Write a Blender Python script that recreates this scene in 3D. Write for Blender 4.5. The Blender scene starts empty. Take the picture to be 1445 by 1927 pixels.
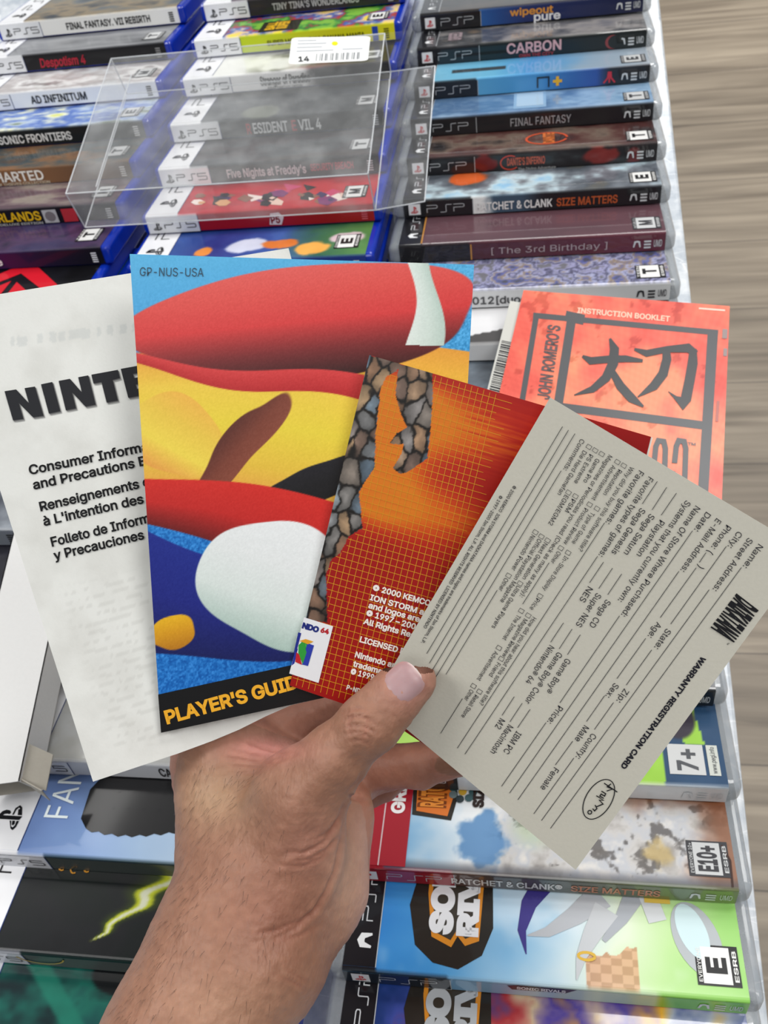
import bpy, math, random
import numpy as np
from mathutils import Vector, Matrix
from mathutils.geometry import tessellate_polygon
SC = bpy.context.scene
COL = SC.collection
# ---------------------------------------------------------------- camera
F, CX, CY = 1718.0, 722.5, 963.5
_y = np.array([278, 3213, -F]); _y /= np.linalg.norm(_y)
_x = np.array([10200, 37, F]); _x -= _y * _x.dot(_y); _x /= np.linalg.norm(_x)
R = np.array([_x, _y, np.cross(_x, _y)])          # world = R @ camera
CAM = np.array([0, 0, 1.235])
cd = bpy.data.cameras.new('camera')
cd.sensor_fit = 'VERTICAL'; cd.sensor_height = 24; cd.lens = F / 1927 * 24
cd.clip_start = .01
cd.dof.use_dof = True; cd.dof.focus_distance = .305; cd.dof.aperture_fstop = (cd.lens / 1000) / .0011
cam = bpy.data.objects.new('camera', cd); COL.objects.link(cam)
cam.matrix_world = Matrix([list(R[i]) + [CAM[i]] for i in range(3)] + [[0, 0, 0, 1]])
SC.camera = cam
# ---------------------------------------------------------------- light and exposure
SC.view_settings.view_transform = 'Standard'; SC.view_settings.look = 'None'
SC.view_settings.gamma = 1; SC.view_settings.exposure = 0.0
w = bpy.data.worlds.new('store_light'); SC.world = w; w.use_nodes = True
w.node_tree.nodes['Background'].inputs[0].default_value = (.92, .96, 1, 1)
w.node_tree.nodes['Background'].inputs[1].default_value = .19
def ceiling_lamp(x, y, sx, sy, power):
    l = bpy.data.lights.new('ceiling_lamp', 'AREA'); l.shape = 'RECTANGLE'; l.size = sx; l.size_y = sy
    l.energy = power; l.color = (1, .985, .96)
    o = bpy.data.objects.new('ceiling_lamp', l); o.location = (x, y, 2.9); COL.objects.link(o)
ceiling_lamp(.55, 1.45, .75, .5, 21)
for x, y in ((-1.7, .1), (1.6, .2), (.1, 3.6), (-2.3, 2.4), (1.9, 2.6)):
    ceiling_lamp(x, y, 1.5, .8, 35)
ceiling_lamp(-.1, -1.1, 1.2, .55, 9)  # extra unseen lamp, added to light the hand from above
# ---------------------------------------------------------------- helpers
def ray(px, py):
    px = np.asarray(px, float); py = np.asarray(py, float)
    d = np.stack([(px - CX) / F, -(py - CY) / F, -np.ones_like(px)], -1)
    return d @ R.T
def at_depth(px, py, D): return CAM + ray(px, py) * np.asarray(D)[..., None]
def on_z(px, py, z):
    d = ray(px, py); return CAM + d * ((z - CAM[2]) / d[..., 2])[..., None]
def lin(c):
    c = np.clip(np.asarray(c, float), 0, 1)
    return np.where(c <= .04045, c / 12.92, ((c + .055) / 1.055) ** 2.4)
def hx(s):
    return np.array([int(s[i:i + 2], 16) / 255 for i in (0, 2, 4)])
def mat(name, rough=.5, color=None, coat=0, metal=0, bump=0, bscale=300, alpha=1, spec=.5, sss=0, vary=0, trans=0, coat_rough=.05):
    m = bpy.data.materials.new(name); m.use_nodes = True
    nt = m.node_tree; b = nt.nodes['Principled BSDF']
    def node(t, **k):
        n = nt.nodes.new(t)
        for a, v in k.items(): setattr(n, a, v)
        return n
    tc = node('ShaderNodeTexCoord')
    nz = node('ShaderNodeTexNoise'); nz.inputs['Scale'].default_value = bscale; nz.inputs['Detail'].default_value = 6
    nt.links.new(tc.outputs['Object'], nz.inputs['Vector'])
    if color is None:
        at = node('ShaderNodeAttribute'); at.attribute_name = 'ink'; src = at.outputs['Color']
    else:
        rgb = node('ShaderNodeRGB'); rgb.outputs[0].default_value = (*lin(hx(color)), 1); src = rgb.outputs[0]
    mx = node('ShaderNodeMix', data_type='RGBA', blend_type='MULTIPLY')
    mr = node('ShaderNodeMapRange'); mr.inputs['To Min'].default_value = 1 - vary; mr.inputs['To Max'].default_value = 1 + vary
    nt.links.new(nz.outputs['Fac'], mr.inputs['Value'])
    mx.inputs['Factor'].default_value = 1
    nt.links.new(src, mx.inputs['A']); nt.links.new(mr.outputs[0], mx.inputs['B'])
    nt.links.new(mx.outputs['Result'], b.inputs['Base Color'])
    b.inputs['Roughness'].default_value = rough; b.inputs['Metallic'].default_value = metal
    b.inputs['Coat Weight'].default_value = coat; b.inputs['Coat Roughness'].default_value = coat_rough
    b.inputs['Alpha'].default_value = alpha; b.inputs['Specular IOR Level'].default_value = spec
    b.inputs['Transmission Weight'].default_value = trans
    if sss:
        b.inputs['Subsurface Weight'].default_value = sss
        b.inputs['Subsurface Radius'].default_value = (1, .35, .2); b.inputs['Subsurface Scale'].default_value = .004
    if bump:
        bp = node('ShaderNodeBump'); bp.inputs['Strength'].default_value = bump; bp.inputs['Distance'].default_value = .0004
        nt.links.new(nz.outputs['Fac'], bp.inputs['Height']); nt.links.new(bp.outputs[0], b.inputs['Normal'])
    return m
M = {
    'paper': mat('uncoated_paper', .75, spec=.25, bump=.12, bscale=900, vary=.02),
    'gloss_paper': mat('satin_printed_paper', .42, spec=.4, bump=.05, bscale=400, vary=.02),
    'sleeve': mat('printed_sleeve_under_film', .3, coat=.25, coat_rough=.08, spec=.18, bump=.12, bscale=60, vary=.02),
    'sleeve_clear': mat('printed_sleeve_under_clear_plastic', .35, coat=.8, coat_rough=.06, spec=.2, bump=.1, bscale=50, vary=.02),
    'pages': mat('page_block', .8, 'E4E2DA', vary=.06, bscale=1500),
    'leaf_paper': mat('thin_white_paper', .8, 'DEDED9', vary=.03, bscale=60, bump=.3),
    'blue_plastic': mat('blue_case_plastic', .2, '0A2FA8', coat=.4, vary=.1, bscale=40),
    'clear_plastic': mat('smoky_clear_plastic', .12, '9FA5AA', coat=.6, alpha=.5, vary=.05),
    'white_board': mat('white_cardboard', .7, 'D9D9D8', bump=.2, bscale=500, vary=.03),
    'kraft_board': mat('grey_cardboard_inside', .8, 'A8A398', bump=.3, bscale=500, vary=.05),
    'black_plastic': mat('black_plastic', .35, '17171A'),
    'red_plastic': mat('red_case_plastic', .25, 'C0121C', coat=.4),
    'nail': mat('fingernail', .28, 'C49C97', spec=.5, sss=.3, coat=.25, coat_rough=.2, vary=.06, bscale=250),
    'edge': mat('folded_plastic_edge', .15, 'E6EAEE', alpha=.6, spec=.8),
    'metal': mat('grey_metal', .35, '9A9DA2', metal=1),
}
def clear_sheet():
    m = bpy.data.materials.new('clear_plastic_sheet'); m.use_nodes = True; nt = m.node_tree
    out = nt.nodes['Material Output']; b = nt.nodes['Principled BSDF']
    b.inputs['Base Color'].default_value = (.75, .77, .78, 1); b.inputs['Roughness'].default_value = .05
    b.inputs['Specular IOR Level'].default_value = .6
    tr = nt.nodes.new('ShaderNodeBsdfTransparent'); mx = nt.nodes.new('ShaderNodeMixShader')
    lw = nt.nodes.new('ShaderNodeLayerWeight'); lw.inputs[0].default_value = .5; fr = nt.nodes.new('ShaderNodeMath'); fr.operation = 'POWER'; fr.inputs[1].default_value = 5; nt.links.new(lw.outputs['Facing'], fr.inputs[0])
    tc = nt.nodes.new('ShaderNodeTexCoord')
    nz = nt.nodes.new('ShaderNodeTexNoise'); nz.inputs['Scale'].default_value = 45; nz.inputs['Detail'].default_value = 8
    nt.links.new(tc.outputs['Object'], nz.inputs['Vector'])
    mr = nt.nodes.new('ShaderNodeMapRange'); mr.inputs['From Min'].default_value = .45; mr.inputs['From Max'].default_value = .8
    mr.inputs['To Min'].default_value = .035; mr.inputs['To Max'].default_value = .10
    nt.links.new(nz.outputs['Fac'], mr.inputs['Value'])
    ad = nt.nodes.new('ShaderNodeMath'); ad.operation = 'ADD'; ad.use_clamp = True
    nt.links.new(fr.outputs[0], ad.inputs[0]); nt.links.new(mr.outputs[0], ad.inputs[1])
    nt.links.new(ad.outputs[0], mx.inputs[0]); nt.links.new(tr.outputs[0], mx.inputs[1]); nt.links.new(b.outputs[0], mx.inputs[2])
    nt.links.new(mx.outputs[0], out.inputs[0])
    return m
M['film'] = clear_sheet()
# value noise on arrays
def vnoise(x, y, seed=0):
    rs = np.random.RandomState(seed); T = rs.rand(64, 64)
    x = np.asarray(x, float); y = np.asarray(y, float)
    xi = np.floor(x).astype(int); yi = np.floor(y).astype(int); fx = x - xi; fy = y - yi
    fx = fx * fx * (3 - 2 * fx); fy = fy * fy * (3 - 2 * fy)
    g = lambda a, b: T[a % 64, b % 64]
    return (g(xi, yi) * (1 - fx) + g(xi + 1, yi) * fx) * (1 - fy) + (g(xi, yi + 1) * (1 - fx) + g(xi + 1, yi + 1) * fx) * fy
def fbm(x, y, seed=0, o=4):
    s = 0; a = .5; n = 0
    for k in range(o):
        s = s + a * vnoise(x * 2 ** k, y * 2 ** k, seed + k); n += a; a *= .55
    return s / n
def sm(a, b, x):
    t = np.clip((x - a) / (b - a), 0, 1); return t * t * (3 - 2 * t)
def mixc(c, d, t):
    t = np.asarray(t)[..., None]; return c * (1 - t) + np.asarray(d) * t
def palette(cols, t):
    cols = np.array([hx(c) for c in cols]); t = np.clip(t, 0, .9999) * (len(cols) - 1)
    i = t.astype(int); f_ = (t - i)[..., None]
    return cols[i] * (1 - f_) + cols[np.minimum(i + 1, len(cols) - 1)] * f_
def art_noise(cols, sx=40, sy=40, seed=1, contrast=1.6):
    def fn(u, v):
        n = fbm(u * sx, v * sy, seed, 5); return palette(cols, (n - .5) * contrast + .5)
    return fn
# ---------------------------------------------------------------- printing: flat shapes and lettering collected in ONE mesh per part
_tc = {}
SANS = None
try:      # the sans-serif that ships inside Blender; the built-in face is used if it is missing
    import os
    SANS = bpy.data.fonts.load(os.path.join(bpy.utils.system_resource('DATAFILES'), 'fonts', 'Inter.woff2'))
except Exception: pass
def glyphs(s, bold):
    """outlines of the letters, each contour filled on its own; bold adds a line of width 2*bold along every outline"""
    k = (s, bold)
    if k in _tc: return _tc[k]
    c = bpy.data.curves.new('lettering', 'FONT'); c.body = s
    if SANS: c.font = SANS
    c.resolution_u = 3; c.fill_mode = 'NONE' if hasattr(c, 'fill_mode') else c.fill_mode
    o = bpy.data.objects.new('lettering', c); COL.objects.link(o)
    dg = bpy.context.evaluated_depsgraph_get(); e = o.evaluated_get(dg); m = e.to_mesh()
    n = len(m.vertices); v = np.zeros(n * 3); m.vertices.foreach_get('co', v); v = v.reshape(-1, 3)[:, :2]
    nxt = {}
    for ed in m.edges: a, b = ed.vertices; nxt.setdefault(a, []).append(b); nxt.setdefault(b, []).append(a)
    e.to_mesh_clear(); bpy.data.objects.remove(o); bpy.data.curves.remove(c)
    seen = set(); loops = []
    for i in range(n):
        if i in seen or i not in nxt: continue
        lp = [i]; seen.add(i); cur = i + 1 if (i + 1) in nxt[i] else nxt[i][0]; prev = i
        while cur != i and cur not in seen:
            lp.append(cur); seen.add(cur); q = [z for z in nxt[cur] if z != prev]; prev = cur
            if not q: break
            cur = q[0]
        P = v[lp]; keep = np.hypot(*(P - np.roll(P, 1, 0)).T) > 1e-6; P = P[keep]
        if len(P) > 2: loops.append(P)
    area = lambda P: .5 * np.sum(P[:, 0] * np.roll(P[:, 1], -1) - np.roll(P[:, 0], -1) * P[:, 1])
    if not loops: _tc[k] = (np.zeros((0, 2)), [], np.zeros(0)); return _tc[k]
    ars = [area(P) for P in loops]; sg = np.sign(max(ars, key=abs))
    outs = [i for i in range(len(loops)) if np.sign(ars[i]) == sg]; holes = [i for i in range(len(loops)) if np.sign(ars[i]) != sg]
    def inside(P, q):
        r = False
        for (x1, y1), (x2, y2) in zip(P, np.roll(P, -1, 0)):
            if (y1 > q[1]) != (y2 > q[1]) and q[0] < (x2 - x1) * (q[1] - y1) / (y2 - y1) + x1: r = not r
        return r
    own = {i: [] for i in outs}
    for h_ in holes:
        cand = [i for i in outs if loops[i][:, 0].min() <= loops[h_][0][0] <= loops[i][:, 0].max() and inside(loops[i], loops[h_][0])]
        if cand: own[min(cand, key=lambda i: abs(ars[i]))].append(h_)
    V = []; Fs = []; Z_ = []; nn = 0
    for q, i in enumerate(outs):
        grp = [loops[i]] + [loops[h_] for h_ in own[i]]
        t = tessellate_polygon([[Vector((a, b, 0)) for a, b in P] for P in grp]); A = np.concatenate(grp)
        V.append(A); Fs += [tuple(z + nn for z in f_) for f_ in t]; Z_.append(np.full(len(A), (q % 5) * 1.0)); nn += len(A)
        if bold > 0:      # heavier face: a rim of that width outside every outline
            for P in grp:
                d1 = P - np.roll(P, 1, 0); d2 = np.roll(P, -1, 0) - P
                d1 = d1 / np.linalg.norm(d1, axis=1)[:, None]; d2 = d2 / np.linalg.norm(d2, axis=1)[:, None]
                d = d1 + d2; l_ = np.linalg.norm(d, axis=1)[:, None]; d = np.where(l_ > 1e-6, d / np.maximum(l_, 1e-6), d2)
                nr = np.stack([d[:, 1], -d[:, 0]], 1) * bold * sg / np.clip(l_ / 2, .6, 1)
                m_ = len(P); V += [P + nr, P]; Z_.append(np.full(2 * m_, 5 + (q % 5) * 1.0))
                Fs += [(nn + z, nn + (z + 1) % m_, nn + m_ + (z + 1) % m_, nn + m_ + z) for z in range(m_)]; nn += 2 * m_
    _tc[k] = (np.concatenate(V), Fs, np.concatenate(Z_)); return _tc[k]
CAPH = None
class Print:
    def __init__(s, mapper, ydown=False, eps=.00012):
        s.map = mapper; s.v = []; s.f = []; s.c = []; s.n = 0; s.yd = ydown; s.eps = eps
    def add(s, P, faces, col, layer=0, dz=0):
        P = np.asarray(P, float).reshape(-1, 2)
        s.v.append(s.map(P[:, 0], P[:, 1], np.full(len(P), layer * s.eps + (len(s.v) % 40) * 3e-6) + dz * 2.5e-6))
        c = np.asarray(col, float)
        s.c.append(np.broadcast_to(c, (len(P), 3)))
        A = s.v[-1]; up_ = (s.map(P[:1, 0], P[:1, 1], np.array([.001])) - s.map(P[:1, 0], P[:1, 1], np.array([0.])))[0]
        F3 = np.array([f_[:3] for f_ in faces]) if len(faces) < 4000 else np.array([faces[0][:3]])
        nr = np.cross(A[F3[:, 1]] - A[F3[:, 0]], A[F3[:, 2]] - A[F3[:, 0]]) @ up_
        if len(nr) < len(faces): nr = np.full(len(faces), nr[0])
        s.f += [tuple(i + s.n for i in (f_ if g > 0 else f_[::-1])) for f_, g in zip(faces, nr)]; s.n += len(P)
    def grid(s, x0, y0, x1, y1, nx, ny, fn, layer=0):
        s.patch(lambda a, b: (x0 + (x1 - x0) * a, y0 + (y1 - y0) * b), nx, ny, fn, layer)
    def patch(s, pf, nx, ny, fn, layer=0):
        a, b = np.meshgrid(np.linspace(0, 1, nx + 1), np.linspace(0, 1, ny + 1)); a = a.ravel(); b = b.ravel()
        X, Y = pf(a, b); P = np.stack([X, Y], 1)
        i = (np.arange(ny)[:, None] * (nx + 1) + np.arange(nx)[None]).ravel()
        faces = list(zip(i.tolist(), (i + 1).tolist(), (i + nx + 2).tolist(), (i + nx + 1).tolist()))
        s.add(P, faces, fn(X, Y) if callable(fn) else hx(fn), layer)
    def poly(s, pts, col, layer=1):
        t = tessellate_polygon([[Vector((p[0], p[1], 0)) for p in pts]])
        s.add(pts, t, hx(col), layer)
    def rect(s, x0, y0, x1, y1, col, layer=1): s.poly([(x0, y0), (x1, y0), (x1, y1), (x0, y1)], col, layer)
    def disc(s, x, y, rx, ry, col, layer=1, n=28, ang=0):
        ca, sa = math.cos(ang), math.sin(ang)
        s.poly([(x + rx * math.cos(k) * ca - ry * math.sin(k) * sa, y + rx * math.cos(k) * sa + ry * math.sin(k) * ca) for k in [i * 2 * math.pi / n for i in range(n)]], col, layer)
    def stroke(s, pts, w_, col, layer=1, closed=False):
        P = [np.array(p, float) for p in pts]
        if closed: P.append(P[0])
        ws = w_ if hasattr(w_, '__len__') else [w_] * len(P)
        L = []; Rr = []
        for i, p in enumerate(P):
            a = P[i - 1] if i > 0 else (P[-2] if closed else p); b = P[i + 1] if i < len(P) - 1 else (P[1] if closed else p)
            d1 = p - a; d2 = b - p; n1 = np.linalg.norm(d1); n2 = np.linalg.norm(d2)
            d = (d1 / n1 if n1 > 1e-12 else 0) + (d2 / n2 if n2 > 1e-12 else 0)
            nn = np.linalg.norm(d); d = d / nn if nn > 1e-9 else np.array([1., 0])
            k = 1 / max(.5, nn / 2) if (n1 > 1e-12 and n2 > 1e-12) else 1
            nrm = np.array([-d[1], d[0]]) * ws[i] / 2 * k
            L.append(p + nrm); Rr.append(p - nrm)
        n = len(P); s.add(L + Rr, [(i, i + 1, n + i + 1, n + i) for i in range(n - 1)], hx(col), layer)
    def text(s, t, p0, p1, h, col='111111', layer=2, bold=0.0, shear=0, fit=True):
        global CAPH
        if CAPH is None: CAPH = glyphs('H', 0)[0][:, 1].max()
        v, f_, dz = glyphs(t, bold)
        if len(v) == 0: return
        p0 = np.array(p0, float); p1 = np.array(p1, float); d = p1 - p0; L = np.linalg.norm(d); d /= L
        up = np.array([-d[1], d[0]]) * (-1 if s.yd else 1)
        x = v[:, 0] - v[:, 0].min(); sx = L / x.max() if fit else h / CAPH; sy = h / CAPH
        P = p0 + np.outer(x * sx + v[:, 1] * sy * shear, d) + np.outer(v[:, 1] * sy, up)
        s.add(P, f_, hx(col), layer, dz)
    def build(s, name, material, parent=None):
        return mesh(name, np.concatenate(s.v), s.f, material, parent, np.concatenate(s.c))
def mesh(name, V, faces, material, parent=None, ink=None, smooth=False, local=False, bevel=0, seg=2, structure=False):
    V = np.asarray(V, float)
    if parent is not None and not local:
        mi = np.array(MW[parent.name].inverted()); V = V @ mi[:3, :3].T + mi[:3, 3]
    me = bpy.data.meshes.new(name); me.from_pydata(V.tolist(), [], faces); me.materials.append(material)
    if ink is not None:
        a = me.color_attributes.new('ink', 'FLOAT_COLOR', 'POINT')
        c = np.ones((len(V), 4)); c[:, :3] = lin(ink); a.data.foreach_set('color', c.ravel())
    if smooth: me.polygons.foreach_set('use_smooth', [True] * len(faces))
    me.update()
    o = bpy.data.objects.new(name, me); COL.objects.link(o)
    if parent is not None: o.parent = parent
    if bevel:
        b = o.modifiers.new('bevel', 'BEVEL'); b.width = bevel; b.segments = seg; b.limit_method = 'ANGLE'
    return o
MW = {}
def thing(name, label, cat, loc=(0, 0, 0), rot=(0, 0, 0), group=None):
    o = bpy.data.objects.new(name, None); COL.objects.link(o); o.location = loc; o.rotation_euler = rot
    o.empty_display_size = .01
    o['label'] = label; o['category'] = cat
    if group: o['group'] = group
    from mathutils import Euler
    MW[o.name] = Matrix.Translation(loc) @ Euler(rot).to_matrix().to_4x4()
    return o
def tag(o, label, cat, group=None):
    o['label'] = label; o['category'] = cat
    if group: o['group'] = group
    return o
def box_vf(x0, y0, z0, x1, y1, z1):
    V = [(x, y, z) for z in (z0, z1) for y in (y0, y1) for x in (x0, x1)]
    return V, [(0, 2, 3, 1), (4, 5, 7, 6), (0, 1, 5, 4), (2, 6, 7, 3), (0, 4, 6, 2), (1, 3, 7, 5)]
def slab(quad, nrm, t):
    """a plate: quad's four corners and a thickness along -nrm"""
    q = [np.array(p, float) for p in quad]; n_ = np.array(nrm, float)
    V = q + [p - n_ * t for p in q]
    n = len(q); return V, [tuple(range(n)), tuple(range(2 * n - 1, n - 1, -1))] + [(i, i + n, (i + 1) % n + n, (i + 1) % n) for i in range(n)]
# ---------------------------------------------------------------- setting: floor, table
def floor_mat():
    m = bpy.data.materials.new('grey_wood_plank_floor'); m.use_nodes = True; nt = m.node_tree; b = nt.nodes['Principled BSDF']
    tc = nt.nodes.new('ShaderNodeTexCoord'); mp = nt.nodes.new('ShaderNodeMapping'); nt.links.new(tc.outputs['Object'], mp.inputs[0])
    br = nt.nodes.new('ShaderNodeTexBrick'); br.inputs['Scale'].default_value = 1; br.inputs['Brick Width'].default_value = 1.2
    br.inputs['Row Height'].default_value = .15; br.inputs['Mortar Size'].default_value = .0012; br.offset = .37
    br.inputs['Color1'].default_value = (*lin(hx('A89C8B')), 1); br.inputs['Color2'].default_value = (*lin(hx('8F8475')), 1)
    br.inputs['Mortar'].default_value = (*lin(hx('6F665B')), 1)
    nt.links.new(mp.outputs[0], br.inputs['Vector'])
    mp2 = nt.nodes.new('ShaderNodeMapping'); mp2.inputs['Scale'].default_value = (1.2, 22, 1); nt.links.new(tc.outputs['Object'], mp2.inputs[0])
    nz = nt.nodes.new('ShaderNodeTexNoise'); nz.inputs['Scale'].default_value = 2.2; nz.inputs['Detail'].default_value = 9; nz.inputs['Distortion'].default_value = .6
    nt.links.new(mp2.outputs[0], nz.inputs['Vector'])
    cr = nt.nodes.new('ShaderNodeValToRGB'); cr.color_ramp.elements[0].position = .32; cr.color_ramp.elements[0].color = (.52, .49, .46, 1)
    cr.color_ramp.elements[1].position = .68; cr.color_ramp.elements[1].color = (1.1, 1.08, 1.05, 1)
    nt.links.new(nz.outputs['Fac'], cr.inputs[0])
    mx = nt.nodes.new('ShaderNodeMix'); mx.data_type = 'RGBA'; mx.blend_type = 'MULTIPLY'; mx.inputs['Factor'].default_value = 1
    nt.links.new(br.outputs['Color'], mx.inputs['A']); nt.links.new(cr.outputs[0], mx.inputs['B'])
    nt.links.new(mx.outputs['Result'], b.inputs['Base Color']); b.inputs['Roughness'].default_value = .42
    return m
V, Fc = box_vf(-3, -2.5, -.05, 3, 5, 0)
fl = mesh('floor', V, Fc, floor_mat()); fl['kind'] = 'structure'
def table_mat():
    m = bpy.data.materials.new('scratched_pale_metal'); m.use_nodes = True; nt = m.node_tree; b = nt.nodes['Principled BSDF']
    tc = nt.nodes.new('ShaderNodeTexCoord'); nz = nt.nodes.new('ShaderNodeTexNoise'); nz.inputs['Scale'].default_value = 90; nz.inputs['Detail'].default_value = 9
    nt.links.new(tc.outputs['Object'], nz.inputs['Vector'])
    cr = nt.nodes.new('ShaderNodeValToRGB'); cr.color_ramp.elements[0].color = (*lin(hx('B9C2CC')), 1); cr.color_ramp.elements[1].color = (*lin(hx('E6EAEE')), 1)
    cr.color_ramp.elements[0].position = .35; cr.color_ramp.elements[1].position = .65
    nt.links.new(nz.outputs['Fac'], cr.inputs[0])
    # scratches: thin stretched voronoi edges
    mp = nt.nodes.new('ShaderNodeMapping'); mp.inputs['Rotation'].default_value = (0, 0, .5); mp.inputs['Scale'].default_value = (14, 60, 1)
    nt.links.new(tc.outputs['Object'], mp.inputs[0]); vo = nt.nodes.new('ShaderNodeTexVoronoi'); vo.feature = 'DISTANCE_TO_EDGE'; vo.inputs['Scale'].default_value = 1
    nt.links.new(mp.outputs[0], vo.inputs['Vector'])
    mr = nt.nodes.new('ShaderNodeMapRange'); mr.inputs['From Max'].default_value = .012; mr.inputs['To Min'].default_value = .7; mr.inputs['To Max'].default_value = 0
    nt.links.new(vo.outputs['Distance'], mr.inputs['Value'])
    mx = nt.nodes.new('ShaderNodeMix'); mx.data_type = 'RGBA'; mx.inputs['B'].default_value = (.95, .97, 1, 1)
    nt.links.new(mr.outputs[0], mx.inputs['Factor']); nt.links.new(cr.outputs[0], mx.inputs['A'])
    nt.links.new(mx.outputs['Result'], b.inputs['Base Color']); b.inputs['Metallic'].default_value = .25; b.inputs['Roughness'].default_value = .3
    return m
tb = thing('display_table', 'pale scratched metal display table under the rows of game cases, plank floor beside it', 'table', (-.45, .3, 0))
V, Fc = box_vf(-1.0, -.55, .722, .1005, 1.25, .75)
mesh('tabletop', V, Fc, table_mat(), tb, bevel=.002)
for x in (-.95, .05):
    for y in (-.5, 1.2):
        V, Fc = box_vf(x - .015, y - .015, 0, x + .015, y + .015, .722); mesh('leg', V, Fc, M['metal'], tb, bevel=.003)
TZ = .75
# ---------------------------------------------------------------- marks shared by the cases
def ps5_word(p, x, y, dx, dy, s, col='333333', lw=.0004, chars='PS5'):
    """console lettering from strokes; (dx,dy) reading direction"""
    up = (-dy, dx)
    G = {'P': [(0, 0), (0, .58), (.78, .58), (.9, .66), (.9, .92), (.78, 1), (-.02, 1)],
         'S': [(0, 0), (.42, 0), (.5, .08), (.5, .92), (.58, 1), (1, 1)],
         '5': [(.95, 1), (0, 1), (0, .56), (.85, .56), (.95, .48), (.95, .08), (.85, 0), (0, 0)]}
    for i, ch in enumerate(chars):
        pts = [(x + dx * s * (a * 1.5 + i * 1.75) + up[0] * s * b, y + dy * s * (a * 1.5 + i * 1.75) + up[1] * s * b) for a, b in G[ch]]
        p.stroke(pts, lw, col, 3)
def ps_mark(p, x, y, dx, dy, s, col='222222'):
    up = (-dy, dx)
    T = lambda q: [(x + dx * s * a + up[0] * s * b, y + dy * s * a + up[1] * s * b) for a, b in q]
    p.poly(T([(.42, -.05), (.42, 1), (.56, 1.0), (.78, .9), (.86, .74), (.84, .56), (.74, .47), (.66, .5), (.68, .62), (.66, .74), (.6, .78), (.6, -.12)]), col, 3)
    p.poly(T([(.38, .12), (.38, .25), (.2, .2), (.16, .13), (.24, .08)]), col, 3)
    p.poly(T([(.38, .06), (.38, -.06), (.1, -.04), (-.05, .06), (.02, .18), (.38, .38), (.38, .3), (.12, .2), (.08, .1), (.2, .04)]), col, 3)
    p.poly(T([(.64, .0), (.64, .12), (.9, .2), (.95, .1), (.9, .06)]), col, 3)
    p.poly(T([(.64, .3), (.64, .38), (.95, .36), (1.1, .2), (1.0, .06), (.64, -.08), (.64, -.0), (.92, .1), (.98, .2), (.88, .28)]), col, 3)
def esrb(p, u, v, w_, h_, letter='T', dim=False, name=''):
    """rating box read from the far side: reading runs away from the viewer (+v), tops to -u"""
    bg = 'C8CACB' if dim else 'E6E6E4'; fg = '3A3A3E' if dim else '1E1E20'
    p.rect(u, v, u + h_, v + w_, fg, 3)
    p.rect(u + h_ * .14, v + w_ * .05, u + h_ * .8, v + w_ * .95, bg, 4)
    p.text(letter, (u + h_ * .68, v + w_ * (.3 if len(letter) < 2 else .14)), (u + h_ * .68, v + w_ * (.7 if len(letter) < 2 else .86)), h_ * .42, fg, 5, .04)
    if name: p.text(name, (u + h_ * .12, v + w_ * .08), (u + h_ * .12, v + w_ * .92), h_ * .08, bg, 5, .01)
    p.text('ESRB', (u + h_ * .95, v + w_ * .12), (u + h_ * .95, v + w_ * .88), h_ * .09, bg, 5, .02)
def pad_icon(p, x, y, s, col):
    p.stroke([(x, y), (x + s * .18, y + s * .9), (x + s * .5, y + s * 1), (x + s * .82, y + s * .9), (x + s, y)], [s * .2, s * .3, s * .3, s * .3, s * .2], col, 3)
def lines(p, x, y, w_, h_, n, col, layer=3):
    for i in range(n): p.rect(x, y + h_ * i / n, x + w_, y + h_ * (i + .55) / n, col, layer)
random.seed(4)
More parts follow.
